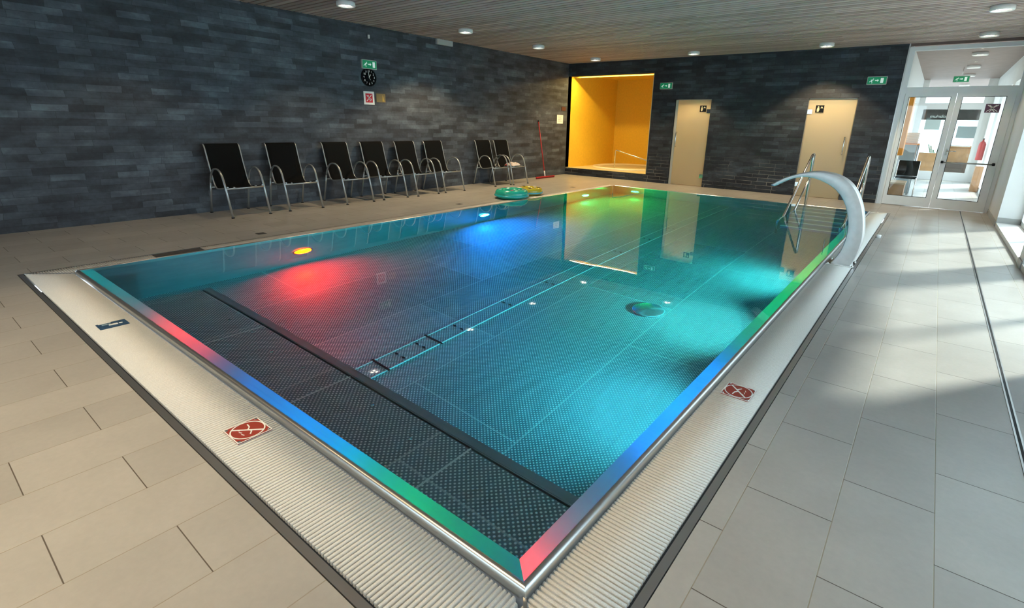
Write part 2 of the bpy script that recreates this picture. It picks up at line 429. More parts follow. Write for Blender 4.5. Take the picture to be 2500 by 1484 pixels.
# right-hand side: wall of windows with white piers
wr = MB(); T = .36
ops = [(1.05, 2.90), (4.38, 7.40), (7.66, 10.73)]  # nearest opening cut short, its unseen pier widened to block sun
yy = YN
for a, b in ops:
    wr.box((XR, yy, -.1), (XR+T, a, ZC+.1)); yy = b
    wr.box((XR, a, 2.72), (XR+T, b, ZC+.1)); wr.box((XR, a, -.1), (XR+T, b, .06))
wr.box((XR, yy, -.1), (XR+T, YB+.2, ZC+.1))
struct(wr.build('wall_right', M_white))
nw_ = MB().box((XL-.25, YN-.2, -.1), (-5.6, YN, ZC+.1)).box((-.6, YN-.2, -.1), (XR+T, YN, ZC+.1)).box((-5.6, YN-.2, 2.6), (-.6, YN, ZC+.1)).box((-5.6, YN-.2, -.1), (-.6, YN, .5))
struct(nw_.build('wall_near', M_white))
w = struct(empty('window_5', (-3.1, YN-.12, .5)))  # window added behind the camera to brighten the near floor
fr = MB().box((-2.5, -.03, 0), (2.5, .03, .07)).box((-2.5, -.03, 2.03), (2.5, .03, 2.1))
for x in (-2.5, -.87, .80, 2.43): fr.box((x, -.03, 0), (x+.07, .03, 2.1))
fr.build('window_frame', M_frame, w)
MB().box((-2.45, -.006, .06), (2.45, .006, 2.05)).build('pane', M_glass, w)
lamp('window_portal', 'AREA', (0, -.1, 1.05), w, shape='RECTANGLE', size=5.0, size_y=2.1, portal=True, rot=(-PI/2, 0, 0))
# skirting at the piers
bs = MB(); yy = YN
for a, b in ops + [(YB, YB)]:
    bs.box((XR-.012, yy, 0), (XR, a, .085)); 
    if b != a:
        bs.box((XR-.012, b - .012 + .0, 0), (XR+T, b, .001))
    yy = b
struct(bs.build('baseboard_right', M_skirt))
sk = MB()
for a, b in ops:
    sk.box((XR+.0, b-.012, .06), (XR+T-.05, b, .145)).box((XR, a, .06), (XR+T-.05, a+.012, .145))
struct(sk.build('baseboard_piers', M_skirt))
sun_glass = M_glass
for i, (a, b) in enumerate(ops):
    w = empty('window_%d' % (i+1), (XR+T-.05, (a+b)/2, .06)); struct(w)
    L = (b-a)/2; fr = MB(); z1 = 2.66
    fr.box((-.03, -L, 0), (.03, L, .07)).box((-.03, -L, z1-.07), (.03, L, z1)).box((-.03, -L, 0), (.03, -L+.07, z1)).box((-.03, L-.07, 0), (.03, L, z1))
    fr.box((-.03, -.035, 0), (.03, .035, z1))
    fr.build('window_frame', M_frame, w)
    MB().box((-.006, -L+.06, .06), (.006, L-.06, z1-.06)).build('pane', M_glass, w)
    lamp('window_portal', 'AREA', (.10, 0, z1/2), w, shape='RECTANGLE', size=z1, size_y=2*L, portal=True, rot=(0, PI/2, 0))
# ground outside the windows: pale terrace
struct(MB().box((XR+T, -12, -.30), (16, 26, -.05)).build('floor_terrace', simple('terrace_paving', (.42, .42, .40), .8, noise=.1)))

# ------------------------------------------------------------------ pool
pool = struct(empty('pool_basin', ((PX0+PX1)/2, (PY0+PY1)/2, 0)))
pool['label'] = 'stainless steel swimming pool basin'
def P(o): o.matrix_parent_inverse = pool.matrix_world.inverted() if False else Matrix.Translation(-Vector(pool.location)); return o
FZ = -1.20
pw = MB(); S = .10; zi = -.055   # sloping overflow rim, then vertical walls
ix0, ix1, iy0, iy1 = PX0+S, PX1-S, PY0+S, PY1-.02
P(MB().poly([(PX0, PY0, FZ), (PX1, PY0, FZ), (PX1, PY1, FZ), (PX0, PY1, FZ)]).build('pool_floor', M_stud, pool))
w = MB()
w.poly([(ix0-.09, iy0, zi), (ix0-.09, PY1, zi), (ix0-.09, PY1, FZ), (ix0-.09, iy0, FZ)])
w.poly([(ix1, iy0, zi), (ix1, PY1, zi), (ix1, PY1, FZ), (ix1, iy0, FZ)])
w.poly([(PX0, iy0, zi), (PX1, iy0, zi), (PX1, iy0, FZ), (PX0, iy0, FZ)])
w.poly([(PX0, PY1-.01, zi), (PX1, PY1-.01, zi), (PX1, PY1-.01, FZ), (PX0, PY1-.01, FZ)])
P(w.build('pool_wall', M_poolwall, pool))
# rim: rounded lip + inward slope
def rim_profile(inner):   # (distance inwards from the lip line, z)
    return [(-.026, -.06), (-.026, .018), (-.022, .030), (-.013, .036), (-.003, .0345), (0.004, .030), (inner, zi), (inner, zi-.02)]
w = MB()
def strip(p0, p1, d, prof, m0=0, m1=0):
    """sweep profile between p0,p1; d = inward direction"""
    t = (Vector(p1)-Vector(p0)).normalized(); d = Vector(d)
    a = [w.bm.verts.new(Vector(p0) + d*q + t*q*m0 + Vector((0,0,z))) for q, z in prof]
    b = [w.bm.verts.new(Vector(p1) + d*q - t*q*m1 + Vector((0,0,z))) for q, z in prof]
    for i in range(len(prof)-1):
        f_ = w.bm.faces.new([a[i], b[i], b[i+1], a[i+1]]); f_.smooth = i < 4
pr = rim_profile(S)
strip((PX0, PY0, 0), (PX1, PY0, 0), (0, 1, 0), pr, .1, 1)
strip((PX1, PY0, 0), (PX1, PY1, 0), (-1, 0, 0), pr, 1, .1)
strip((PX0, PY0, 0), (PX0, PY1, 0), (1, 0, 0), rim_profile(.012), 1, .1)
strip((PX0, PY1, 0), (PX1, PY1, 0), (0, -1, 0), rim_profile(.012), .1, .1)
P(w.build('overflow_rim', M_rim, pool))
# bench along the near wall
be = MB(); bz = -.45
be.box((-4.98, iy0+.001, bz-.03), (ix1-.001, 1.585, bz))
P(be.build('bench', M_stud, pool))
nose = MB().box((-4.98, 1.60, bz-.035), (ix1-.001, 1.665, bz+.002), bev=.006)
P(nose.build('bench_nosing', M_poolwall, pool))
bf = MB().box((-4.98, 1.62, FZ), (ix1-.001, 1.63, bz-.03)).box((-4.98, iy0, FZ), (-4.97, 1.63, bz-.03))
P(bf.build('bench_front', M_poolwall, pool))
M_seam = simple('weld_seam', (.70, .74, .72), .35, .5)
se = MB()
for xb in (-3.80, -2.67, -1.60): se.box((xb-.005, iy0+.01, bz), (xb+.005, 1.59, bz+.003))
P(se.build('bench_seam', M_seam, pool))
for xb in (-4.1, -3.75, -3.35, -2.3, -1.9, -3.0):
    P(MB().lathe([(.012, 0), (.012, .006), (.006, .009), (0, .009)], (xb, 1.50 - .12*R.random(), bz), 12).build('jet_nozzle', M_rail, pool))
# inlet channel along the floor
ch = MB()
for xc in (-3.31, -3.12): ch.box((xc-.005, 1.70, FZ), (xc+.005, 10.6, FZ+.008))
P(ch.build('channel_edge', M_seam, pool))
P(MB().box((-3.305, 1.72, FZ+.001), (-3.125, 10.6, FZ+.004)).build('channel_cover', M_stud, pool))
fr = MB()
for a, b in (((-3.33, 2.18), (-3.10, 2.20)), ((-3.33, 2.74), (-3.10, 2.76))): fr.box((a[0], a[1], FZ+.004), (b[0], b[1], FZ+.010))
P(fr.build('channel_frame', M_black, pool))
for yj in (2.38, 2.60, 3.05, 3.75, 4.5, 5.3, 6.1, 7.0, 7.9):
    for s in (-1, 1):
        P(MB().prism([(-3.215+s*.045-.024, yj), (-3.215+s*.045, yj+.014), (-3.215+s*.045+.024, yj), (-3.215+s*.045, yj-.010)], FZ+.005, FZ+.014).build('inlet_slot', M_black, pool))
# round floor drain with a conically brushed cover
m_, n_, l_, b_ = mat('drain_cover_steel')
b_.inputs['Metallic'].default_value = .95; b_.inputs['Roughness'].default_value = .22; b_.inputs['Base Color'].default_value = (.45, .50, .52, 1)
b_.inputs['Anisotropic'].default_value = .85
tg = n_.new('ShaderNodeTangent'); tg.direction_type = 'RADIAL'; tg.axis = 'Z'; l_.new(tg.outputs[0], b_.inputs['Tangent'])
dc = MB().lathe([(.165, 0), (.165, .022), (.155, .03), (0.0, .034)], (0, 0, 0), 48).build('floor_drain_cover', m_, pool)
dc.location = (-2.0 - pool.location.x, 4.55 - pool.location.y, FZ)
# corner steps at the far right
stp = MB(); sx0 = -1.83
for i in range(1, 7):
    yn = 10.52 - .26*(i-1)
    stp.box((sx0, yn, FZ), (ix1-.002, yn+.262 if i > 1 else PY1-.015, -.17*i-.004))
P(stp.build('step', simple('step_steel', (.36, .40, .40), .35, .55, noise=.08, nscale=14), pool))
M_nose = simple('step_nosing_steel', (.85, .88, .80), .4, .1)
for i in range(1, 7):
    yn = 10.52 - .26*(i-1)
    P(MB().box((sx0-.01, yn-.012, -.17*i-.022), (ix1-.002, yn+.05, -.17*i), bev=.006).build('step_nosing', M_nose, pool))

# water body
wa = MB().poly([(PX0+.003, PY0+.003, ZW), (PX1-.003, PY0+.003, ZW), (PX1-.003, PY1-.003, ZW), (PX0+.003, PY1-.003, ZW)]).build('pool_water', M_water)
for v in wa.data.polygons: pass
if wa.data.polygons[0].normal.z < 0: wa.data.flip_normals()
tag(wa, 'still clear teal water filling the steel swimming pool', 'water', kind='stuff')

# underwater lamps: disc + ring + the light it gives
def pool_lamp(loc, d, emit, es, light, power, label, spread=PI*.9):
    t = empty('underwater_lamp', loc); d = Vector(d).normalized()
    rot = d.to_track_quat('Z', 'Y').to_matrix().to_4x4()
    MB().lathe([(.125, 0), (.125, .010), (.113, .016), (.106, .009)], (0,0,0), 32, rot, cap=False).build('lamp_ring', M_rail, t)
    m = simple('pool_lamp_glow', (.02, .02, .02), .3, emit=emit, es=es)
    MB().lathe([(.105, 0), (.105, .011), (0, .013)], (0,0,0), 32, rot).build('lens', m, t)
    a = lamp('beam', 'AREA', d*.03, t, shape='DISK', size=.19, energy=power, color=light, spread=spread)
    aim(a, d)
    tag(t, label, 'light', 'underwater pool lamps'); return t
RED, BLU, GRN = (1, .0016, .0), (.0012, .22, 1.0), (.001, 1.0, .12)
LW = PX0+.012; RW = ix1-.004
pool_lamp((LW, 3.00, -.72), (1, 0, -.12), (1, .055, .0), 40, RED, 170, 'round underwater lamp glowing red in the left pool wall')
pool_lamp((LW, 6.20, -.72), (1, 0, -.12), (.08, .6, 1), 30, BLU, 180, 'round underwater lamp glowing ice blue in the left pool wall, middle of the row')
pool_lamp((LW, 9.40, -.72), (1, 0, -.12), (.10, 1, .45), 30, GRN, 120, 'round underwater lamp glowing green in the left pool wall, farthest from the near edge')
pool_lamp((RW, 3.0, -.72), (-1, 0, -.42), (.1, .7, 1), 16, (.12, .72, .90), 75, 'added unseen cyan lamp low in the right-hand pool wall near the front', PI*.66)  # unseen right-wall lamps, added to spread cyan light over the pool floor
pool_lamp((RW, 4.6, -.72), (-1, 0, -.40), (.1, .8, .95), 16, (.16, .90, .86), 100, 'added unseen pale cyan lamp in the right-hand pool wall beside the red no diving plate', PI*.62)
pool_lamp((RW, 6.2, -.72), (-1, 0, -.42), (.1, .9, .9), 16, (.12, .85, .80), 85, 'added unseen turquoise lamp in the right-hand pool wall below the swan-neck fountain', PI*.66)
pool_lamp((-5.30, PY1-.012, -.62), (0, -1, -.05), (.05, 1, .1), 4, GRN, 12, 'faint green underwater lamp in the far pool wall')

# overflow gratings, one per side, with slim cross bars
def grating(name, x0, x1, y0, y1, along, label, t0=0, t1=0, skip=None):
    """bars are laid across the channel; the ends t0/t1 are mitred"""
    t = empty(name, ((x0+x1)/2, (y0+y1)/2, 0)); c = Vector(t.location)
    g = MB(); pitch = .0182; bw = .0125; zt = .006
    prof = [(-bw/2, -.012), (-bw/2, .001), (-bw*.36, zt-.001), (-bw*.15, zt), (bw*.15, zt), (bw*.36, zt-.001), (bw/2, .001), (bw/2, -.012)]
    a0, a1 = (y0, y1) if along == 'Y' else (x0, x1)
    b0, b1 = (x0, x1) if along == 'Y' else (y0, y1)
    n = int((a1-a0)/pitch); wdt = b1-b0
    for i in range(n):
        a = a0 + (i+.5)*(a1-a0)/n
        if skip and skip[0] < a < skip[1]: continue
        lo, hi = b0, b1
        # mitre: outer edge longer than inner edge
        if t0: 
            k = (a-a0)
            if k < wdt: 
                if t0 > 0: hi = min(hi, b0 + k)      # outer edge is b0
                else: lo = max(lo, b1 - k)
        if t1:
            k = (a1-a)
            if k < wdt:
                if t1 > 0: hi = min(hi, b0 + k)
                else: lo = max(lo, b1 - k)
        if hi-lo < .006: continue
        va, vb = [], []
        for u, z in prof:
            pa = (lo, a+u, z) if along == 'Y' else (a+u, lo, z)
            pb = (hi, a+u, z) if along == 'Y' else (a+u, hi, z)
            va.append(g.bm.verts.new(Vector(pa)-c)); vb.append(g.bm.verts.new(Vector(pb)-c))
        for k in range(len(prof)-1): 
            f_ = g.bm.faces.new([va[k], vb[k], vb[k+1], va[k+1]]); f_.smooth = 0 < k < len(prof)-2
        g.bm.faces.new(va); g.bm.faces.new(vb[::-1])
    g.build('grate_bars', M_grate, t)
    # two rods under the bars
    r = MB()
    for q in (.25, .75):
        bb = b0 + wdt*q
        if along == 'Y': r.box((bb-.004-c.x, a0+.1-c.y, -.022), (bb+.004-c.x, a1-.1-c.y, -.012))
        else: r.box((a0+.1-c.x, bb-.004-c.y, -.022), (a1-.1-c.x, bb+.004-c.y, -.012))
    r.build('support_rod', M_gdark, t)
    tag(t, label, 'grating'); return t
gi = .026
grating('overflow_grate', GX0, GX1, GY0, PY0-gi-.012, 'X', 'pale ribbed overflow grating along the near edge of the pool', 1, 1)
grating('overflow_grate', PX1+gi+.006, GX1, GY0, GY1, 'Y', 'grey ribbed overflow grating along the right-hand edge of the pool under the swan-neck fountain', -1, -1)
grating('overflow_grate', GX0, PX0-gi-.004, GY0, 1.58, 'Y', 'short cream ribbed overflow grating at the near left corner of the pool', 1, 0)
grating('overflow_grate', GX0, PX0-gi-.004, 2.025, GY1, 'Y', 'long cream ribbed overflow grating along the left pool edge before the chairs', 0, 1)
grating('overflow_grate', GX0, GX1, PY1+gi+.004, GY1, 'X', 'overflow grating at the far end of the pool before the steps', -1, -1)
# gutter channel under the gratings and the steel angle to the tiles
gu = MB()
gu.box((hx0, hy0, -.20), (hx1, PY0-.026, -.19)).box((hx0, hy0, -.20), (PX0-.026, hy1, -.19)).box((PX1+.026, hy0, -.20), (hx1, hy1, -.19)).box((hx0, PY1+.026, -.20), (hx1, hy1, -.19))
struct(gu.build('trim_3', M_gdark))
ed = MB(); e = .036
def ring_strip(mb, x0, y0, x1, y1, w_, z0, z1):
    mb.box((x0, y0, z0), (x1, y0+w_, z1)).box((x0, y1-w_, z0), (x1, y1, z1)).box((x0, y0+w_, z0), (x0+w_, y1-w_, z1)).box((x1-w_, y0+w_, z0), (x1, y1-w_, z1))
ring_strip(ed, hx0+.004, hy0+.004, hx1-.004, hy1-.004, .030, -.10, .0015)
struct(ed.build('trim_4', M_rim))
# mitre dividers at the corners
md = MB()
for (ax, ay), (bx, by) in (((PX1+.018, PY0-.018), (GX1, GY0)), ((PX0-.018, PY0-.018), (GX0, GY0))):
    v = (Vector((bx, by, 0))-Vector((ax, ay, 0))); p = Vector((-v.y, v.x, 0)).normalized()*.006
    q = [Vector((ax, ay, 0))+p, Vector((bx, by, 0))+p, Vector((bx, by, 0))-p, Vector((ax, ay, 0))-p]
    md.prism([(k.x, k.y) for k in q], -.02, .010)
struct(md.build('trim_5', M_rim))
ins = MB().box((GX0+.004, 1.585, -.02), (PX0-.034, 2.02, .003)).build('gutter_cover', M_stone)
tag(ins, 'dark stone-coloured insert closing a gap in the left overflow grating', 'cover')

# ------------------------------------------------------------------ stickers on the gratings
def plate(name, x, y, sx, sy, base, label, cat, draw, rz=0):
    t = empty(name, (x, y, .0062), rz)
    MB().box((-sx/2, -sy/2, 0), (sx/2, sy/2, .004), bev=.001).build('base_plate', base, t)
    draw(t, sx, sy); tag(t, label, cat); return t
def flat(t, pts, m, name='symbol', z0=.004, z1=.0052):
    return MB().prism(pts, z0, z1).build(name, m, t)
def line(p, q, w_):
    p, q = Vector((*p, 0)), Vector((*q, 0)); v = (q-p).normalized(); n = Vector((-v.y, v.x, 0))*w_/2
    return [((p+n).x, (p+n).y), ((p-n).x, (p-n).y), ((q-n).x, (q-n).y), ((q+n).x, (q+n).y)]
def no_dive(t, sx, sy):
    rg = MB(); N = 40
    ro, ri = .47*sx, .43*sx
    a = [rg.bm.verts.new((ro*math.cos(2*PI*k/N), ro*math.sin(2*PI*k/N), .0053)) for k in range(N)]
    b = [rg.bm.verts.new((ri*math.cos(2*PI*k/N), ri*math.sin(2*PI*k/N), .0053)) for k in range(N)]
    for k in range(N): rg.bm.faces.new([a[k], a[(k+1) % N], b[(k+1) % N], b[k]])
    rg.build('ring_mark', M_swhite, t)
    fig = MB()
    fig.prism(line((-.32*sx, -.32*sx), (.32*sx, .32*sx), .05*sx), .004, .0056)
    pts = [(-.30*sx, .12*sx), (-.12*sx, .10*sx), (-.02*sx, .02*sx), (.12*sx, .06*sx), (.26*sx, -.04*sx)]
    for p, q in zip(pts, pts[1:]): fig.prism(line(p, q, .035*sx), .004, .0054)
    for k in range(3): fig.prism(line((-.22*sx+k*.16*sx, -.22*sx), (-.12*sx+k*.16*sx, -.18*sx), .02*sx), .004, .0054)
    fig.build('diver_mark', M_swhite, t)
    for i in (-1, 1):
        for j in (-1, 1): MB().lathe([(.007, .004), (.007, .0062), (0, .007)], (i*.42*sx, j*.42*sx, 0), 10).build('screw', M_rail, t)
    b = MB(); ring_strip(b, -sx/2, -sy/2, sx/2, sy/2, .004, .004, .0052); b.build('border', M_swhite, t)
plate('no_diving_plate', -2.24, .80, .155, .15, M_ired, 'brick-red no diving plate with white ring on the near overflow grating', 'sign', no_dive)
plate('no_diving_plate', -.593, 2.64, .155, .15, M_ired, 'brick-red no diving plate with white ring on the right-hand overflow grating', 'sign', no_dive, PI/2)
def blue_draw(t, sx, sy):
    def body(m, name, c, k):
        MB().lathe([(.010*k, .004), (.010*k, .0055), (0, .0056)], (c[0], c[1]+.03*k, 0), 14).prism([(c[0]-.012*k, c[1]+.016*k), (c[0]+.014*k, c[1]+.014*k), (c[0]+.008*k, c[1]-.03*k), (c[0]-.010*k, c[1]-.028*k)], .004, .0055).build(name, m, t)
    body(M_swhite, 'figure_mark', (.006, .01), 1.1); body(simple('pale_blue', (.30, .42, .46), .5), 'child_mark', (-.018, -.034), .7)
    flat(t, [(-sx*.45, sy*.0), (-sx*.38, sy*.0), (-sx*.38, -sy*.42), (-sx*.45, -sy*.42)], M_swhite, 'bar_mark')
plate('pool_rules_plate', -4.20, .785, .118, .16, M_blue, 'dark blue plate with pale figures on the near overflow grating', 'sign', blue_draw)

# ------------------------------------------------------------------ swan-neck fountain
OUT = [(-.482, .0), (-.44, .15), (-.424, .329), (-.448, .498), (-.489, .643), (-.559, .783), (-.646, .88), (-.761, .942), (-.89, .965), (-.996, .963), (-1.131, .931), (-1.268, .876), (-1.405, .785)]
INN = [(-.673, .0), (-.602, .144), (-.573, .306), (-.581, .459), (-.623, .606), (-.683, .715), (-.753, .79), (-.84, .846), (-.944, .885), (-1.046, .902), (-1.144, .886), (-1.242, .847), (-1.36, .775)]
def smooth_line(pts, k=4):
    res = []; n = len(pts)
    for i in range(n-1):
        p0, p1, p2, p3 = (Vector(pts[max(i-1, 0)]), Vector(pts[i]), Vector(pts[i+1]), Vector(pts[min(i+2, n-1)]))
        for j in range(k):
            t = j/k
            res.append(.5*((2*p1)+(p2-p0)*t+(2*p0-5*p1+4*p2-p3)*t*t+(3*p1-p0-3*p2+p3)*t**3))
    res.append(Vector(pts[-1])); return res
sw = empty('swan_neck_fountain', (-.57, 6.25, 0))
so, si = smooth_line(OUT), smooth_line(INN)
g = MB(); N = len(so); rr = []
for i in range(N):
    w_ = .10 - .022*i/N
    o_, n2 = so[i], si[i]
    rr.append([g.bm.verts.new((p.x+.57, s*w_-.0+.02, p.y)) for p, s in ((o_, -1), (o_, 1), (n2, 1), (n2, -1))])
for a, b in zip(rr, rr[1:]):
    for k in range(4):
        f_ = g.bm.faces.new([a[k], a[(k+1) % 4], b[(k+1) % 4], b[k]]); f_.smooth = True
g.bm.faces.new(rr[0]); g.bm.faces.new(rr[-1][::-1])
nk = g.build('neck', M_cobra, sw)
bv = nk.modifiers.new('b', 'BEVEL'); bv.width = .008; bv.segments = 2; bv.limit_method = 'ANGLE'; bv.angle_limit = math.radians(50)
MB().box((-.135, -.125, .006), (.125, .165, .014), bev=.003).build('base_flange', M_rail, sw)
for a, b in ((-.12, -.105), (.11, -.105), (-.12, .145), (.11, .145)): MB().lathe([(.012, .014), (.012, .022), (0, .024)], (a, b, 0), 8).build('bolt', M_rail, sw)
tag(sw, 'grey steel swan-neck water fountain arching over the right-hand pool edge', 'fountain')

# ------------------------------------------------------------------ handrails at the corner steps
def handrail(x, label):
    t = empty('handrail', (x, 10.8, 0)); r = .019
    ang = [(0, 0, -.9), (0, 0, .93), (0, -.02, .965), (0, -.06, .965)]
    top = MB().tube([(0, -.02, -.45), (0, -.02, .90), (0, -.03, .95), (0, -.06, .965), (0, -.10, .955), (0, -1.72, .03), (0, -2.02, -.14), (0, -2.10, -.22), (0, -2.10, -1.18)], r, 12)
    top.build('top_tube', M_rail, t)
    MB().tube([(0, .09, .006), (0, .09, .93), (0, .06, .965), (0, .02, .968), (0, -.06, .965)], r, 12).build('rear_post', M_rail, t)
    MB().tube([(0, -.02, .50), (0, -.05, .50), (0, -.09, .48), (0, -1.30, -.20)], r*.85, 12).build('lower_tube', M_rail, t)
    MB().tube([(0, -1.30, -.20), (0, -1.35, -.24), (0, -1.35, -1.0)], r*.85, 12).build('lower_post', M_rail, t)
    tag(t, label, 'handrail', 'handrails at the pool steps'); return t
handrail(-1.78, 'polished steel handrail on the left side of the pool steps, before the right frosted door')
handrail(-.90, 'polished steel handrail on the right side of the pool steps, behind the swan-neck fountain')

# ------------------------------------------------------------------ sling chairs against the slate wall
def arc_pts(p0, p1, p2, n=8):
    p0, p1, p2 = Vector(p0), Vector(p1), Vector(p2)
    return [(1-t)**2*p0 + 2*t*(1-t)*p1 + t*t*p2 for t in [i/n for i in range(n+1)]]
def make_chair():
    t = empty('sling_chair'); W2 = .265      # faces +X, origin at floor centre
    for s in (-1, 1):
        y_ = s*W2
        leg = [(.35, y_, .008), (.255, y_, .42), (.225, y_, .52)]
        top = arc_pts((.225, y_, .52), (.175, y_, .665), (.03, y_, .665), 8) + arc_pts((.03, y_, .665), (-.13, y_, .665), (-.20, y_, .46), 8)[1:]
        rear = [(-.24, y_, .33), (-.335, y_, .008)]
        MB().tube([Vector(p) for p in leg] + [Vector(p) for p in top[1:]], .0155, 10, flat=.8).build('armrest', M_alu, t)
        MB().tube([(-.20, y_, .46)] + rear, .0155, 10, flat=.8).build('rear_leg', M_alu, t)
        for e_ in ((.351, y_), (-.336, y_)): MB().box((e_[0]-.018, e_[1]-.018, 0), (e_[0]+.018, e_[1]+.018, .012), bev=.003).build('foot_cap', M_black, t)
        sl_ = [(.27, y_*.90, .425), (.12, y_*.90, .395), (-.06, y_*.90, .375), (-.12, y_*.90, .40), (-.165, y_*.90, .47), (-.24, y_*.90, .72), (-.285, y_*.90, .90), (-.31, y_*.90, .965), (-.335, y_*.90, .985)]
        MB().tube([Vector((p.x, y_*.90, p.y)) for p in smooth_line([(a, c) for a, _, c in sl_], 3)], .011, 8).build('side_rail', M_alu, t)
    MB().tube([(.262, -W2, .40), (.262, W2, .40)], .014, 8, flat=.7).build('front_bar', M_alu, t)
    MB().tube([(-.225, -W2, .385), (-.225, W2, .385)], .012, 8).build('rear_bar', M_alu, t)
    # sling: one cloth from front bar to top of the back
    pr_ = smooth_line([(.27, .432), (.12, .400), (-.06, .380), (-.115, .402), (-.160, .47), (-.235, .72), (-.28, .90), (-.305, .968), (-.335, .992)], 3)
    g_ = MB(); cols = 7; grid = []
    for p in pr_:
        row_ = []
        for j in range(cols):
            q = -1 + 2*j/(cols-1); sag = .012*(1-q*q)
            row_.append(g_.bm.verts.new((p.x - (sag if p.y > .46 else 0), q*W2*.90, p.y - (sag if p.y <= .46 else 0))))
        grid.append(row_)
    for a, b in zip(grid, grid[1:]):
        for j in range(cols-1):
            f_ = g_.bm.faces.new([a[j], a[j+1], b[j+1], b[j]]); f_.smooth = True
    so_ = g_.build('sling', M_sling, t)
    sm = so_.modifiers.new('s', 'SOLIDIFY'); sm.thickness = .006; sm.offset = 0
    for s in (-1, 1): MB().box((.235, s*.15-.012, .400), (.262, s*.15+.012, .425)).build('clip', M_whitegloss, t)
    return t
proto = make_chair()
chairs = [(-8.035, 3.26, .02, 'nearest the camera'), (-8.045, 4.12, -.04, 'second from the front'),
          (-8.03, 5.07, .02, 'third from the front'), (-8.05, 5.83, .0, 'fourth from the front'),
          (-8.03, 6.58, .03, 'fifth from the front'), (-8.05, 7.32, .0, 'last before the wide gap'),
          (-8.07, 8.85, -.01, 'empty seat just after the wide gap'), (-8.02, 9.425, .0, 'with a crumpled towel on its seat')]
for i, (x, y, rz, d) in enumerate(chairs):
    o = proto if i == 0 else copy_tree(proto)
    o.location = (x, y, 0); o.rotation_euler = (0, 0, rz)
    tag(o, 'black sling armchair with grey frame, ' + d, 'chair', 'sling chairs along the slate wall')
# crumpled towel on the last chair
tw = MB(); n1 = 16; gr = []
for i in range(n1):
    row_ = []
    for j in range(n1):
        u, v = i/(n1-1)-.5, j/(n1-1)-.5
        e_ = max(0, 1-(2*abs(u))**4)*max(0, 1-(2*abs(v))**4)
        row_.append(tw.bm.verts.new((u*.30+.02*math.sin(9*v), v*.34+.02*math.sin(8*u+1), .012+e_*(.035+.035*abs(math.sin(11*u+3*v))*abs(math.cos(9*v-2*u))+.012*R.random()))))
    gr.append(row_)
for a, b in zip(gr, gr[1:]):
    for j in range(n1-1): tw.bm.faces.new([a[j], a[j+1], b[j+1], b[j]])
m_, n_, l_, b_ = mat('towel_cloth'); tc_ = n_.new('ShaderNodeTexCoord')
t_ = noise(n_, l_, tc_.outputs['Object'], 9, 3)
cr = n_.new('ShaderNodeValToRGB'); l_.new(t_, cr.inputs[0]); cr.color_ramp.interpolation = 'CONSTANT'
cr.color_ramp.elements[0].color = (.42, .06, .05, 1); cr.color_ramp.elements[1].position = .42; cr.color_ramp.elements[1].color = (.62, .55, .52, 1)
l_.new(cr.outputs[0], b_.inputs['Base Color']); b_.inputs['Roughness'].default_value = .9
two = tw.build('towel', m_, smooth=True); two.location = (-7.93, 9.44, .412)
tag(two, 'crumpled white and red towel lying on the seat of the last chair', 'towel')

# ------------------------------------------------------------------ squeegee, pool rings, small things
sq = empty('floor_squeegee', (-8.11, 11.0, 0))
MB().box((-.022, -.40, .03), (.022, .40, .055), bev=.005).build('head', M_red, sq)
MB().box((-.006, -.41, .0), (.006, .41, .034)).build('blade', M_dred, sq)
hd0, hd1 = Vector((0, -.02, .05)), Vector((-.318, .045, 1.47))
MB().tube([hd0, hd0.lerp(hd1, .10)], .017, 10).build('socket', M_whitegloss, sq)
MB().tube([hd0.lerp(hd1, .10), hd0.lerp(hd1, .985)], .013, 10).build('handle', M_red, sq)
MB().tube([hd0.lerp(hd1, .975), hd1], .016, 10).build('grip_cap', M_black, sq)
tag(sq, 'red-handled floor squeegee leaning on the slate wall next to the yellow niche', 'squeegee')
def ring(x, y, Rr, r, body, band, label, extra):
    t = empty('swim_ring', (x, y, .0075))
    c = [(math.cos(2*PI*k/36)*Rr, math.sin(2*PI*k/36)*Rr, r*.95) for k in range(36)]
    MB().tube(c, r, 16, closed=True).build('ring_tube', body, t)
    bd = [(math.cos(2*PI*k/36)*(Rr+r*.93), math.sin(2*PI*k/36)*(Rr+r*.93), r*.62) for k in range(36)]
    MB().tube(bd, r*.24, 8, closed=True).build('side_band', band, t)
    for k in range(5):
        a = 2*PI*k/5+.4
        MB().lathe([(.034, 0), (.03, .004), (0, .006)], (math.cos(a)*Rr, math.sin(a)*Rr, r*1.93), 12).build('printed_dot', M_swhite if k % 2 else extra, t)
    MB().lathe([(.012, 0), (.010, .02), (.014, .022), (.014, .03), (0, .032)], (Rr*.75, 0, r*1.7), 10).build('valve', M_whitegloss, t)
    tag(t, label, 'swim ring', 'inflatable rings at the pool edge'); return t
ring(-6.30, 7.47, .235, .088, M_turq, M_teal, 'turquoise green inflatable swim ring lying on the left pool edge, front one', simple('pink_print', (.55, .2, .25), .4))
ring(-6.38, 8.12, .19, .075, M_yel2, M_lblue, 'yellow and light blue inflatable swim ring behind the turquoise one', M_black)
cup = MB().lathe([(.0, 0), (.03, 0), (.034, .035), (.03, .04), (.0, .042)], (0, 0, 0), 16).build('sponge_puck', M_whitegloss)
cup.location = (-.392, 8.27, 0); tag(cup, 'small white plastic piece lying on the tiles beside the right-hand grating', 'cap')
for (x, y), lb in (((-6.42, 2.80), 'small dark square drain cover in the left floor before the nearest chair'), ((-6.45, 6.22), 'small dark square drain cover in the left floor before the middle chairs'), ((-6.5, 9.9), 'small dark square drain cover in the left floor near the far corner')):
    o = MB().box((-.05, -.05, 0), (.05, .05, .002), bev=.0008).build('floor_drain', M_gdark); o.location = (x, y, 0); tag(o, lb, 'drain')

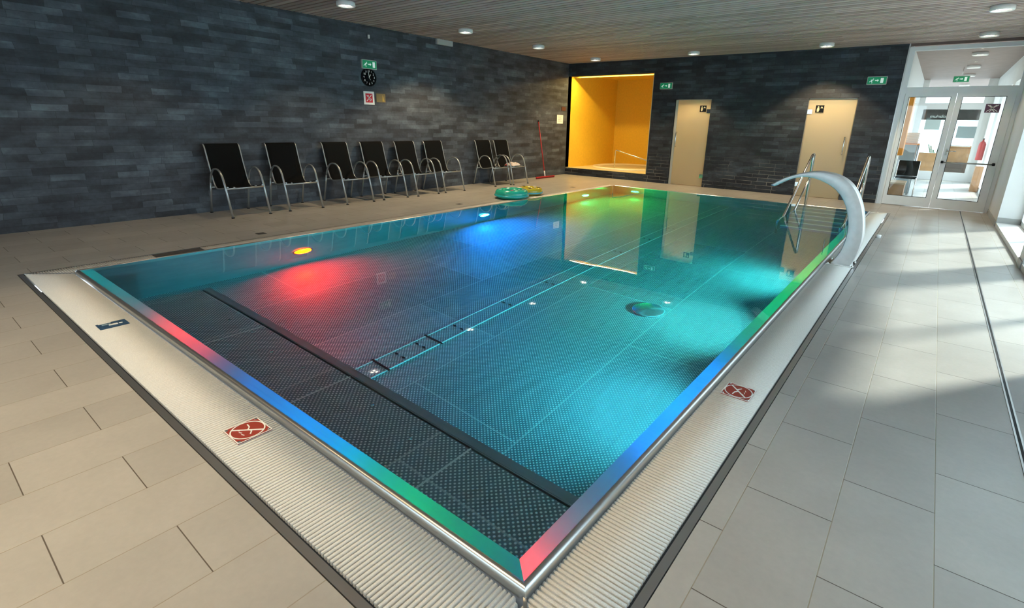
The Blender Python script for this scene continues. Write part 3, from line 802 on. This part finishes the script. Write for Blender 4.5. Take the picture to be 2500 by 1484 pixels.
# ------------------------------------------------------------------ signs on the slate walls
def exit_sign(name, M, w_, h_, label, glow=.25):
    t = empty(name); t.matrix_world = M     # local: x right, y up, z out of the wall
    MB().box((-w_/2, -h_/2, 0), (w_/2, h_/2, .045), bev=.006).build('housing', simple('sign_housing', (.45, .47, .40), .4), t)
    MB().box((-w_/2+.012, -h_/2+.012, .045), (w_/2-.012, h_/2-.012, .0475)).build('green_face', simple('lit_green', (.0, .22, .09), .4, emit=(.0, .30, .12), es=glow), t)
    wh = simple('lit_white', (.8, .85, .8), .4, emit=(.8, 1, .9), es=glow*1.2)
    k = h_/.15
    def S(pts): return [(x*k, y*k) for x, y in pts]
    m_ = MB(); z0, z1 = .0475, .0490
    m_.prism(S([(-.070, .030), (-.060, .038), (-.050, .030), (-.058, .020)]), z0, z1)
    for p, q, ww in (((-.068, .016), (-.088, -.008), .016), ((-.088, -.008), (-.112, -.012), .010), ((-.088, -.008), (-.074, -.032), .010), ((-.074, -.032), (-.080, -.048), .009), ((-.078, .012), (-.100, .012), .008), ((-.068, .014), (-.048, .006), .008), ((-.112, -.012), (-.118, -.030), .009)):
        m_.prism(S(line(p, q, ww)), z0, z1)
    m_.build('running_figure', wh, t)
    MB().prism(S([(-.030, -.006), (.008, -.006), (.008, -.022), (.034, .002), (.008, .026), (.008, .010), (-.030, .010)]), z0, z1).build('arrow', wh, t)
    MB().prism(S([(.060, -.045), (.108, -.045), (.108, .045), (.060, .045)]), z0, z1).build('door_mark', wh, t)
    tag(t, label, 'sign', 'green exit signs'); return t
ML = lambda y, z: Matrix.Translation((XL, y, z)) @ Matrix(((0, 0, 1, 0), (1, 0, 0, 0), (0, 1, 0, 0), (0, 0, 0, 1)))
MBk = lambda x, z, y=YB: Matrix.Translation((x, y, z)) @ Matrix(((1, 0, 0, 0), (0, 0, -1, 0), (0, 1, 0, 0), (0, 0, 0, 1)))
exit_sign('exit_sign', ML(5.94, 2.333), .31, .155, 'green running-man exit sign above the wall clock on the left slate wall')
exit_sign('exit_sign', MBk(-5.53, 2.345), .32, .15, 'green running-man exit sign between the yellow niche and the left frosted door')
exit_sign('exit_sign', MBk(-1.175, 2.345), .33, .15, 'green running-man exit sign between the right frosted door and the glass doors')
# clock
ck = empty('wall_clock'); ck.matrix_world = ML(5.925, 2.115)
MB().lathe([(.155, 0), (.155, .03), (.148, .036), (.140, .028)], (0, 0, 0), 40, cap=False).build('case', M_black, ck)
MB().lathe([(.142, .026), (0, .0265)], (0, 0, 0), 40).build('face', simple('clock_face', (.004, .004, .005), .7, spec=.1), ck)
for h in range(1, 13):
    a = PI/2 - h*PI/6
    text_mesh(str(h), .05, Matrix.Translation((.108*math.cos(a), .108*math.sin(a), .028)), 'numeral', M_swhite, ck)
for nm, a, ln, ww in (('minute_hand', PI/2+.12, .115, .008), ('hour_hand', PI/2-.55, .06, .010), ('second_hand', -PI/2+.55, .05, .004)):
    MB().prism(line((-.012*math.cos(a), -.012*math.sin(a)), (ln*math.cos(a), ln*math.sin(a)), ww), .030, .032).build(nm, M_swhite, ck)
tag(ck, 'round black wall clock with white numerals below the exit sign', 'clock')
# white-framed red prohibition sign
ns = empty('prohibition_sign'); ns.matrix_world = ML(5.91, 1.762)
MB().box((-.112, -.115, 0), (.112, .115, .006), bev=.001).build('sign_board', M_swhite, ns)
MB().box((-.075, -.078, .006), (.075, .078, .0075)).build('red_field', M_sred, ns)
mk = MB(); z0, z1 = .0075, .009
mk.prism(line((-.055, -.058), (.055, .060), .013), z0, z1).prism(line((-.050, .045), (.050, -.030), .010), z0, z1)
for p, q in (((-.01, .0), (.02, -.035)), ((.02, -.035), (.012, -.062)), ((.0, .0), (.045, -.015)), ((.02, -.04), (.045, -.05))): mk.prism(line(p, q, .009), z0, z1)
mk.lathe([(.011, z0), (.011, z1), (0, z1)], (-.018, .040, 0), 12)
mk.build('crossed_figure', M_swhite, ns)
tag(ns, 'square white sign with red field and crossed-out figure below the wall clock', 'sign')
pl = empty('tan_patch'); pl.matrix_world = ML(6.17, 1.775)  # flat tan rectangle with a raised amber wedge
MB().box((-.10, -.075, 0), (.10, .075, .004)).build('plate', M_tan, pl)
MB().prism([(.03, -.06), (.075, -.06), (.055, .02), (.035, .055)], .004, .0055).build('yellow_mark', simple('amber_wedge', (.42, .28, .05), .4), pl)
tag(pl, 'small dull tan plaque right beside the red prohibition sign', 'patch')
nt = empty('notice'); nt.matrix_world = ML(12.05, 1.52)
MB().box((-.145, -.115, 0), (.145, .115, .004)).build('sheet', M_paper, nt)
tx = MB()
for i in range(7): tx.box((-.11+.02*(i % 2), .075-.024*i, .004), (.10-.03*((i*2) % 3), .081-.024*i, .0048))
tx.build('printed_lines', M_ink, nt)
tag(nt, 'white printed notice on the slate wall by the corner with the yellow niche', 'notice')
rp = MB().box((-.10, -.05, 0), (.10, .05, .01)).build('wall_plate', simple('rust_plate', (.10, .035, .02), .5)); rp.matrix_world = ML(12.2, 1.80)
tag(rp, 'small rust-brown plate above the notice in the far corner', 'plate')
bx = empty('junction_box'); bx.matrix_world = ML(7.78, 2.925)
MB().box((-.215, -.05, 0), (.215, .05, .06), bev=.004).build('box_body', simple('grey_box', (.42, .42, .40), .5), bx)
for u in (-.14, -.02, .1): MB().lathe([(.012, 0), (.012, .02), (0, .02)], (u, .05, .03), 8, Matrix.Rotation(-PI/2, 4, 'X')).build('cable_gland', M_white, bx)
tag(bx, 'flat grey box fixed high on the left wall under the ceiling slats', 'box')
cl = MB().box((-.012, -.03, 0), (.012, .03, .03)).build('wall_clip', M_white); cl.matrix_world = ML(5.98, 2.80); tag(cl, 'tiny white clip high on the slate wall above the exit sign', 'clip')

# ------------------------------------------------------------------ ceiling spotlights
def downlight(x, y, z=ZC, parent=None, on=True, power=16, ang=95):
    t = empty('ceiling_spotlight', (x, y, z))
    MB().lathe([(.118, 0), (.128, -.004), (.130, -.05), (.124, -.062), (.105, -.060), (.098, -.035), (.094, -.008)], (0,0,0), 32, cap=False).build('trim_ring', M_whitegloss, t)
    MB().lathe([(.100, -.012), (.088, -.03), (.05, -.035)], (0,0,0), 24).build('reflector', M_rail, t)
    em = simple('lamp_glow', (.8, .8, .8), .4, emit=(1, .93, .75), es=14)
    MB().lathe([(.096, -.040), (0, -.041)], (0,0,0), 24).build('lens', simple('lamp_lens', (.8, .8, .8), .3, emit=(1, .95, .85), es=1.6), t)
    for k in range(3):
        a = 2*PI*k/3+.5
        MB().lathe([(.024, -.030), (.024, -.046), (0, -.048)], (.045*math.cos(a), .045*math.sin(a), 0), 12).build('bulb', em, t)
    if on:
        lamp('spot_beam', 'SPOT', (0, 0, -.07), t, energy=power, spot_size=math.radians(ang), spot_blend=.35, shadow_soft_size=.06, color=(1, .75, .44))
    return t
first = None
DL = [(-7.08, 4.68, 'above the fourth sling chair', 70, 110), (-7.14, 7.13, 'above the fifth and sixth sling chairs', 260, 122), (-7.14, 9.30, 'above the last two sling chairs', 110, 100), (-7.14, 11.64, 'in the corner before the yellow niche', 170, 110),
      (-4.63, 11.64, 'above the left frosted door', 110, 86), (-2.04, 11.68, 'above the right frosted door', 220, 106), (.32, 11.63, 'in front of the glass doors', 25, 90), (.32, 9.38, 'at the right edge, largest in view', 20, 90),
      (-7.1, 2.2, 'above the open floor left of the chairs', 40, 110), (-7.1, -.3, 'added unseen, over the left floor', 18, 120), (-4.63, -.3, 'added unseen, second from the slate wall', 55, 120), (-2.5, -.3, 'added unseen, closest to the camera', 330, 110)]  # last three are unseen lamps added to light the near floor
for x, y, d, p, an in DL:
    t = downlight(x, y, power=p, ang=an)
    tag(t, 'round white ceiling spotlight with chrome reflector ' + d, 'ceiling light', 'ceiling spotlights over the pool hall')
# ------------------------------------------------------------------ yellow niche with whirlpool tub
ND = 15.15
nc = MB()
nc.box((XL-.1, YB+.14, NZ0-.1), (-3.9+.0 if False else -5.0-.4, ND+.1, NZ0)) 
struct(nc.build('floor_niche', M_ledge))
nw = MB()
nw.box((XL-.12, YB+.0, NZ0), (XL+.012, ND, NZ1+.12)).box((XL-.1, ND, NZ0), (-5.4, ND+.1, NZ1+.25)).box((-5.42, YB+.14, NZ0), (-5.36, ND, NZ1+.25))
struct(nw.build('wall_niche', M_yellow))
struct(MB().box((XL-.1, YB+.14, NZ1+.10), (-5.36, ND+.1, NZ1+.2)).build('ceiling_niche', M_yellow))
struct(MB().box((XL+.012, YB-.004, NZ0), (NX1, YB+.15, NZ0+.012)).box((NX1-.006, YB-.004, NZ0), (NX1+.006, YB+.15, NZ1)).build('trim_6', M_ledge))
ls = empty('light_strip', (-6.95, YB+.19, NZ1+.012))
tag(ls, 'thin glowing light strip hidden along the top edge of the yellow niche', 'light')
MB().box((-1.15, -.012, -.002), (1.055, .012, .012)).build('diffuser', simple('strip_glow', (.8, .6, .4), .5, emit=(1, .62, .22), es=14), ls)
MB().box((-1.47, -.035, .012), (1.055, .035, .03)).build('strip_channel', M_rail, ls)
MB().box((-1.47, .06, -.034), (1.055, .066, .055)).build('strip_baffle', M_yellow, ls)
a = lamp('strip_light', 'AREA', (-.2, 0, -.004), ls, shape='RECTANGLE', size=2.2, size_y=.012, energy=62, color=(1, .70, .25))
sp_ = empty('niche_spotlight', (-8.12, YB+.30, NZ1+.06))
MB().lathe([(.045, 0), (.045, .03), (0, .035)], (0,0,0), 16).build('spot_body', M_rail, sp_)
MB().lathe([(.03, -.002), (0, -.004)], (0,0,0), 16).build('spot_lens', simple('spot_glow', (1, .8, .4), .4, emit=(1, .7, .2), es=30), sp_)
lamp('spot_beam', 'SPOT', (0, 0, -.02), sp_, energy=22, spot_size=math.radians(80), spot_blend=.5, shadow_soft_size=.02, color=(1, .72, .25), rot=(math.radians(-14), math.radians(-8), 0))
tag(sp_, 'small amber spotlight in the upper left corner of the yellow niche', 'light')
tb = empty('whirlpool_tub', (-7.15, 13.95, NZ0+.001))
MB().lathe([(1.14, 0), (1.14, .025), (1.11, .045), (1.04, .05), (1.00, .045), (.94, .01), (.91, .01), (.89, .012)], (0,0,0), 64, cap=False).build('tub_rim', M_acry, tb)
MB().lathe([(.90, .002), (.90, .012), (0, .013)], (0,0,0), 48).build('tub_water', simple('tub_water_surface', (.55, .49, .28), .08, spec=.8), tb)
tag(tb, 'round cream whirlpool tub set into the floor of the yellow niche', 'tub')
tr = empty('tub_handrail', (-7.32, 13.3, NZ0))
MB().tube([(0, 0, .012), (0, 0, .49), (.012, 0, .515), (.04, 0, .525), (1.05, 0, .28), (1.10, 0, .24), (1.10, 0, .05)], .017, 10).build('rail_tube', M_rail, tr)
tag(tr, 'bent steel handrail at the whirlpool tub in the yellow niche', 'handrail')

# ------------------------------------------------------------------ frosted glass doors with a lit room behind
def pict(t, x, z, w_, h_):
    s = empty('pictogram', (x, -.012, z)); s.parent = t
    MB().box((-w_/2, -.002, -h_/2), (w_/2, 0, h_/2)).build('pictogram_plate', M_black, s)
    m = MB()
    m.prism([(-.30*w_, -.38*h_), (-.10*w_, -.38*h_), (-.02*w_, -.1*h_), (-.08*w_, .22*h_), (-.28*w_, .22*h_), (-.34*w_, -.1*h_)], -.0032, -.002, 'Y')
    m.prism([(-.26*w_, .26*h_), (-.10*w_, .26*h_), (-.12*w_, .38*h_), (-.24*w_, .38*h_)], -.0032, -.002, 'Y')
    m.prism([(.06*w_, .10*h_), (.42*w_, .10*h_), (.26*w_, .30*h_), (.22*w_, .38*h_), (.18*w_, .30*h_)], -.0032, -.002, 'Y')
    m.build('pictogram_figure', simple('cream_print', (.72, .62, .38), .4), s)
    return s
def glass_door(i, x0, x1, hinge_left, hx, sx, jamb):
    t = struct(empty('door_%d' % i, ((x0+x1)/2, YB+.03, 0))); c = (x0+x1)/2; w2 = (x1-x0)/2
    MB().box((-w2+.006+(jamb if not hinge_left else 0), 0, .012), (w2-.006, .010, 2.02)).build('door_leaf', M_frost, t)
    fr_ = MB().box((-w2, .0, 0), (-w2+.012, .05, 2.03)).box((w2-.012, 0, 0), (w2, .05, 2.03)).box((-w2, 0, 2.018), (w2, .05, 2.03))
    if jamb and not hinge_left: fr_.box((-w2, -.0, 0), (-w2+jamb, .04, 2.03))
    fr_.build('door_frame', M_skirt if False else simple('pale_frame', (.55, .52, .44), .35), t)
    h = hx-c
    MB().tube([(h, -.001, .93), (h, -.045, .93), (h, -.05, .94), (h, -.05, 1.26), (h, -.045, 1.27), (h, -.001, 1.27)], .011, 10).build('door_handle', M_rail, t)
    for z in (.25, 1.765):
        q = (-w2+.05) if hinge_left else (w2-.05)
        MB().box((q-.045, -.012, z-.045), (q+.045, .02, z+.045), bev=.003).build('hinge', M_rail, t)
    pict(t, sx-c, 1.82, .155, .145)
    # changing room behind
    r = MB().box((x0-.25, YB+.142, -.01), (x1+.25, YB+1.6, 0)).box((x0-.3, YB+.142, 0), (x0-.25, YB+1.6, 2.6)).box((x1+.25, YB+.142, 0), (x1+.3, YB+1.6, 2.6)).box((x0-.3, YB+1.55, 0), (x1+.3, YB+1.6, 2.6)).box((x0-.3, YB+.142, 2.55), (x1+.3, YB+1.6, 2.6))
    struct(r.build('wall_room_%d' % i, simple('cream_room', (.75, .68, .50), .6)))
glass_door(1, -5.27, -4.38, False, -5.16, -4.565, .075)
glass_door(2, -2.32, -1.43, True, -1.53, -2.09, 0)
for x, p in ((-4.98, 55), (-1.95, 50)):
    t = downlight(x, YB+.50, 2.55, power=p, ang=120)
    tag(t, 'lamp glowing through the frosted glass of the ' + ('left' if x < -4 else 'right') + ' door', 'ceiling light')

# ------------------------------------------------------------------ white framed glass doors to the corridor
gd = struct(empty('door_3', (.10, YB+.02, 0))); ox = .10
F = MB(); fz = 2.92
F.box((-.755-ox, 0, 0), (-.67-ox, .07, fz)).box((.92-ox, 0, 0), (.985-ox, .07, fz)).box((-.67-ox, 0, 2.85), (.92-ox, .07, fz)).box((-.67-ox, 0, 2.10), (.92-ox, .07, 2.215))
F.build('door_frame', M_frame, gd)
MB().box((-.67-ox, .03, 2.215), (.92-ox, .036, 2.85)).build('transom_pane', M_glass, gd)
def leaf(x0, x1, px0, px1, nm):
    l_ = MB(); y0, y1 = -.012, .055
    l_.box((x0, y0, .012), (px0, y1, 2.10)).box((px1, y0, .012), (x1, y1, 2.10)).box((px0, y0, .012), (px1, y1, .19)).box((px0, y0, 2.04), (px1, y1, 2.10))
    o = l_.build(nm, M_frame, gd)
    MB().box((px0, .018, .19), (px1, .026, 2.04)).build('pane', M_glass, o)
    g_ = MB(); 
    for a, b in (((px0, .19), (px1, .198)), ((px0, 2.032), (px1, 2.04)), ((px0, .19), (px0+.008, 2.04)), ((px1-.008, .19), (px1, 2.04))): g_.box((a[0], y0-.001, a[1]), (b[0], y0+.004, b[1]))
    g_.build('gasket', M_black, o)
    return o
leaf(-.668-ox, .108-ox, -.605-ox, .03-ox, 'door_leaf'); lf = leaf(.112-ox, .918-ox, .195-ox, .80-ox, 'door_leaf')
pb = MB().tube([(.135-ox, -.075, .875), (.87-ox, -.075, .875)], .013, 10); pb.build('push_bar', M_alu, gd)
for x in (.135, .87): MB().box((x-.02-ox, -.095, .855), (x+.02-ox, -.012, .90), bev=.004).build('bar_bracket', M_black, gd)
MB().tube([(.16-ox, -.012, 1.08), (.16-ox, -.06, 1.08), (.30-ox, -.06, 1.08)], .010, 8).build('door_handle', M_rail, gd)
MB().box((.145-ox, -.02, 1.0), (.175-ox, -.012, 1.12)).build('lock_plate', M_rail, gd)
st_ = empty('crossed_figure_sticker', (.648, YB+.026, 1.84))
MB().box((-.10, 0, -.075), (.10, .002, .075)).build('sticker_field', M_purple, st_)
mk = MB()
for p, q, ww in (((-.075, .055), (.075, -.055), .010), ((-.075, -.055), (.075, .055), .010), ((0, .03), (0, -.02), .03), ((0, .02), (-.05, .05), .012), ((0, .02), (.05, .05), .012), ((0, -.02), (-.035, -.06), .012), ((0, -.02), (.035, -.06), .012)):
    mk.prism(line(p, q, ww), -.0012, 0, 'Y')
mk.build('figure_mark', M_swhite, st_)
tag(st_, 'dark purple sticker with a crossed-out white figure on the right glass door leaf', 'sticker')

# ------------------------------------------------------------------ corridor beyond
CX0, CX1, CY1 = -.70, 1.04, 20.4
struct(MB().box((CX0-3, YB+.2, -.12), (CX1+3, 30, 0)).build('floor_corridor', M_tile))
M_cwood = simple('corridor_ceiling', (.26, .19, .165), .6, noise=.1)
cc = MB().box((CX0-.1, YB+.15, 2.95), (CX1+.3, 26, 3.1)); struct(cc.build('ceiling_corridor', M_cwood))
cw = MB().box((CX0-.12, YB+.16, 0), (CX0, 13.1, 2.95)).box((CX0-.12, 13.1, 2.2), (CX0, 15.2, 2.95)).box((CX0-.12, 15.2, 0), (CX0, 16.6, 2.95)).box((CX0-.12, 16.6, 2.2), (CX0, 18.6, 2.95)).box((CX0-.12, 18.6, 0), (CX0, CY1, 2.95))
struct(cw.build('wall_corridor_left', M_white))
cw = MB()
for a, b in ((YB+.16, 13.4), (15.0, 15.5), (17.4, 18.2), (20.0, CY1)): cw.box((CX1, a, 0), (CX1+.2, b, 2.95))
for a, b in ((13.4, 15.0), (15.5, 17.4), (18.2, 20.0)): cw.box((CX1, a, 2.45), (CX1+.2, b, 2.95)).box((CX1, a, 0), (CX1+.2, b, .12))
struct(cw.build('wall_corridor_right', M_white))
for y_, d in ((13.97, 'nearest beyond the glass doors'), (16.5, 'second beyond the glass doors'), (18.8, 'third beyond the glass doors'), (22.5, 'farthest, past the second glass partition')):
    t = downlight(.32, y_, 2.95, on=False); tag(t, 'round ceiling light in the corridor, ' + d, 'ceiling light', 'corridor ceiling lights')
# second glass partition
g2 = struct(empty('door_4', (.17, CY1, 0)))
G = MB(); 
G.box((-.87, 0, 0), (-.72, .08, 2.95)).box((.66, 0, 0), (.87, .08, 2.95)).box((-.72, 0, 2.10), (.66, .08, 2.28)).box((-.72, 0, 2.62), (.66, .08, 2.68)).box((-.10, 0, .0), (.04, .08, 2.1)).box((-.72, 0, 0), (.66, .08, .25))
G.build('door_frame', M_whitegloss, g2)
MB().box((-.72, .03, .25), (-.10, .036, 2.1)).build('pane', M_glass, g2); MB().box((.04, .03, .25), (.66, .036, 2.1)).build('pane', M_glass, g2)
MB().box((-.60, -.01, 1.50), (-.22, -.004, 1.80)).build('glass_poster', simple('grey_film', (.50, .58, .56), .5), g2)
MB().box((.22, -.01, 1.28), (.66, -.004, 1.62)).build('glass_poster', simple('dark_film', (.30, .37, .37), .4), g2)
MB().tube([(.08, -.06, 1.05), (.62, -.06, 1.05)], .02, 8).build('push_bar', M_whitegloss, g2)
MB().tube([(-.70, -.06, 1.0), (-.60, -.06, 1.0)], .02, 8).build('door_handle', M_whitegloss, g2)
hb = MB().box((-.74, 0, 0), (.68, .05, .36)).build('lintel_board', simple('brown_black_board', (.03, .018, .016), .4)); hb.location = (.17, CY1+.35, 1.80)
tag(hb, 'dark board with white lettering seen behind the second glass partition', 'board')
text_mesh('solarium', .13, Matrix.Translation((-.30, -.006, .10)) @ Matrix(((-1, 0, 0, 0), (0, 0, 1, 0), (0, 1, 0, 0), (0, 0, 0, 1))), 'lettering', M_swhite, hb)
# furniture in the corridor
oc = MB().box((0, 0, 0), (.085, .5, 1.4)).build('orange_panel', M_orange); oc.location = (CX0+.03, 14.2, .9); tag(oc, 'tall orange wall panel behind the left glass door leaf', 'panel')
sh = empty('towel_shelf', (-.52, 14.9, 0))
MB().box((-.16, -.2, 1.13), (.20, .2, 1.16)).build('shelf_board', M_orange, sh)
for x in (-.14, .17): MB().tube([(x, -.18, 0), (x, -.18, 1.13)], .015, 8).build('leg', M_alu, sh)
MB().box((-.16, .17, 0), (.2, .2, 1.13)).build('back_panel', simple('shelf_blue_grey', (.22, .27, .30), .5), sh)
tag(sh, 'orange shelf on thin legs holding folded towels behind the left glass door leaf', 'shelf')
for k in range(5):
    o = MB().box((-.13+.01*k, -.15, 0), (.15, .15, .045), bev=.015).build('folded_towel', simple('towel_white', (.72, .62, .52), .9) if k == 0 else bpy.data.materials['towel_white'])
    o.location = (-.50, 14.9, 1.162+.047*k); tag(o, 'pale folded towel in the stack on the orange shelf, ' + ('bottom', 'second', 'middle', 'fourth', 'topmost')[k] + ' of five', 'towel', 'folded towels on the shelf')
bn = empty('wooden_bench', (-.50, 13.25, 0))
MB().box((-.17, -.35, 0), (.13, .35, .37), bev=.004).build('bench_body', M_oak, bn)
MB().box((-.18, -.36, .37), (.14, .36, .40), bev=.004).build('bench_top', simple('bench_top_wood', (.55, .40, .26), .4), bn)
tag(bn, 'brown wooden bench box behind the bottom of the left glass door leaf', 'bench')
ch2 = empty('visitor_chair', (-.42, 14.0, 0))
MB().box((-.18, .17, .47), (.20, .20, .80), bev=.01).build('backrest', M_sling, ch2)
MB().box((-.18, -.20, .43), (.20, .20, .46), bev=.008).build('seat', M_sling, ch2)
for x, y_ in ((-.18, -.2), (.2, -.2), (-.18, .2), (.2, .2)): MB().tube([(x, y_, 0), (x, y_, .80 if y_ > 0 else .45)], .011, 8).build('leg', M_rail, ch2)
tag(ch2, 'black chair with chrome legs standing behind the wooden bench in the corridor', 'chair')
es = exit_sign('exit_sign', MBk(.15, 2.68, 16.9), .32, .15, 'pale green exit sign hanging in the corridor seen through the transom'); 
MB().tube([(0, .07, .02), (0, .27, .02)], .006, 6).build('hanger', M_rail, es)
fe = empty('fire_extinguisher', (.93, 17.85, .75))
MB().lathe([(.0, 0), (.07, 0), (.075, .02), (.075, .40), (.05, .46), (.02, .48), (.02, .52), (0, .52)], (0,0,0), 20).build('cylinder_body', M_red, fe)
MB().box((-.015, -.06, .52), (.015, .03, .55)).build('valve_handle', M_black, fe)
tag(fe, 'red fire extinguisher hung on the right corridor wall beyond the glass doors', 'fire extinguisher')
wd = MB().box((-.08, -.15, 0), (.08, .15, .62)).build('wooden_stool', M_oak); wd.location = (.95, 17.1, 0); tag(wd, 'narrow brown wooden box standing by the right corridor wall', 'box')
# lobby objects behind the partition
cb = empty('reception_counter', (.85, 23.3, 0))
MB().box((-.55, 0, 0), (.65, .5, .95), bev=.01).build('counter_body', M_oak, cb); MB().box((-.6, -.05, .95), (.7, .55, 1.0)).build('counter_top', M_oak, cb)
tag(cb, 'brown wooden counter in the lobby behind the right leaf', 'counter')
hc = MB().box((-.55, -.3, 0), (.45, 0, .42), bev=.02).build('sofa', simple('dark_brown_sofa', (.07, .045, .035), .6)); hc.location = (.8, 23.1, 0); tag(hc, 'low dark brown sofa in front of the lobby counter', 'sofa')
for k, (x, y_) in enumerate(((-.75, 24.3), (.0, 24.5))):
    tp = empty('potted_plant', (x, y_, 0))
    MB().lathe([(.10, 0), (.14, .28), (.12, .28), (0, .26)], (0,0,0), 16).build('pot', M_white, tp)
    lv = MB()
    for j in range(26):
        a = R.random()*2*PI; ln = .35+.4*R.random(); d_ = Vector((math.cos(a), math.sin(a), 0)); s_ = Vector((-d_.y, d_.x, 0))*.025
        b_ = Vector((0, 0, .28)); m1 = b_+d_*ln*.4+Vector((0, 0, ln)); e_ = b_+d_*ln*.8+Vector((0, 0, ln*.9+.1))
        lv.poly([b_, m1-s_, e_, m1+s_])
    lv.build('foliage', M_leaf, tp); tag(tp, 'leafy potted plant in the bright lobby window, ' + ('left' if k == 0 else 'right') + ' of the two', 'plant', 'lobby plants')
lt = MB().box((-.3, -.2, .0), (.3, .2, .75)).build('side_table', M_oak); lt.location = (-.15, 22.6, 0); tag(lt, 'brown wooden table before the plants in the lobby', 'table')
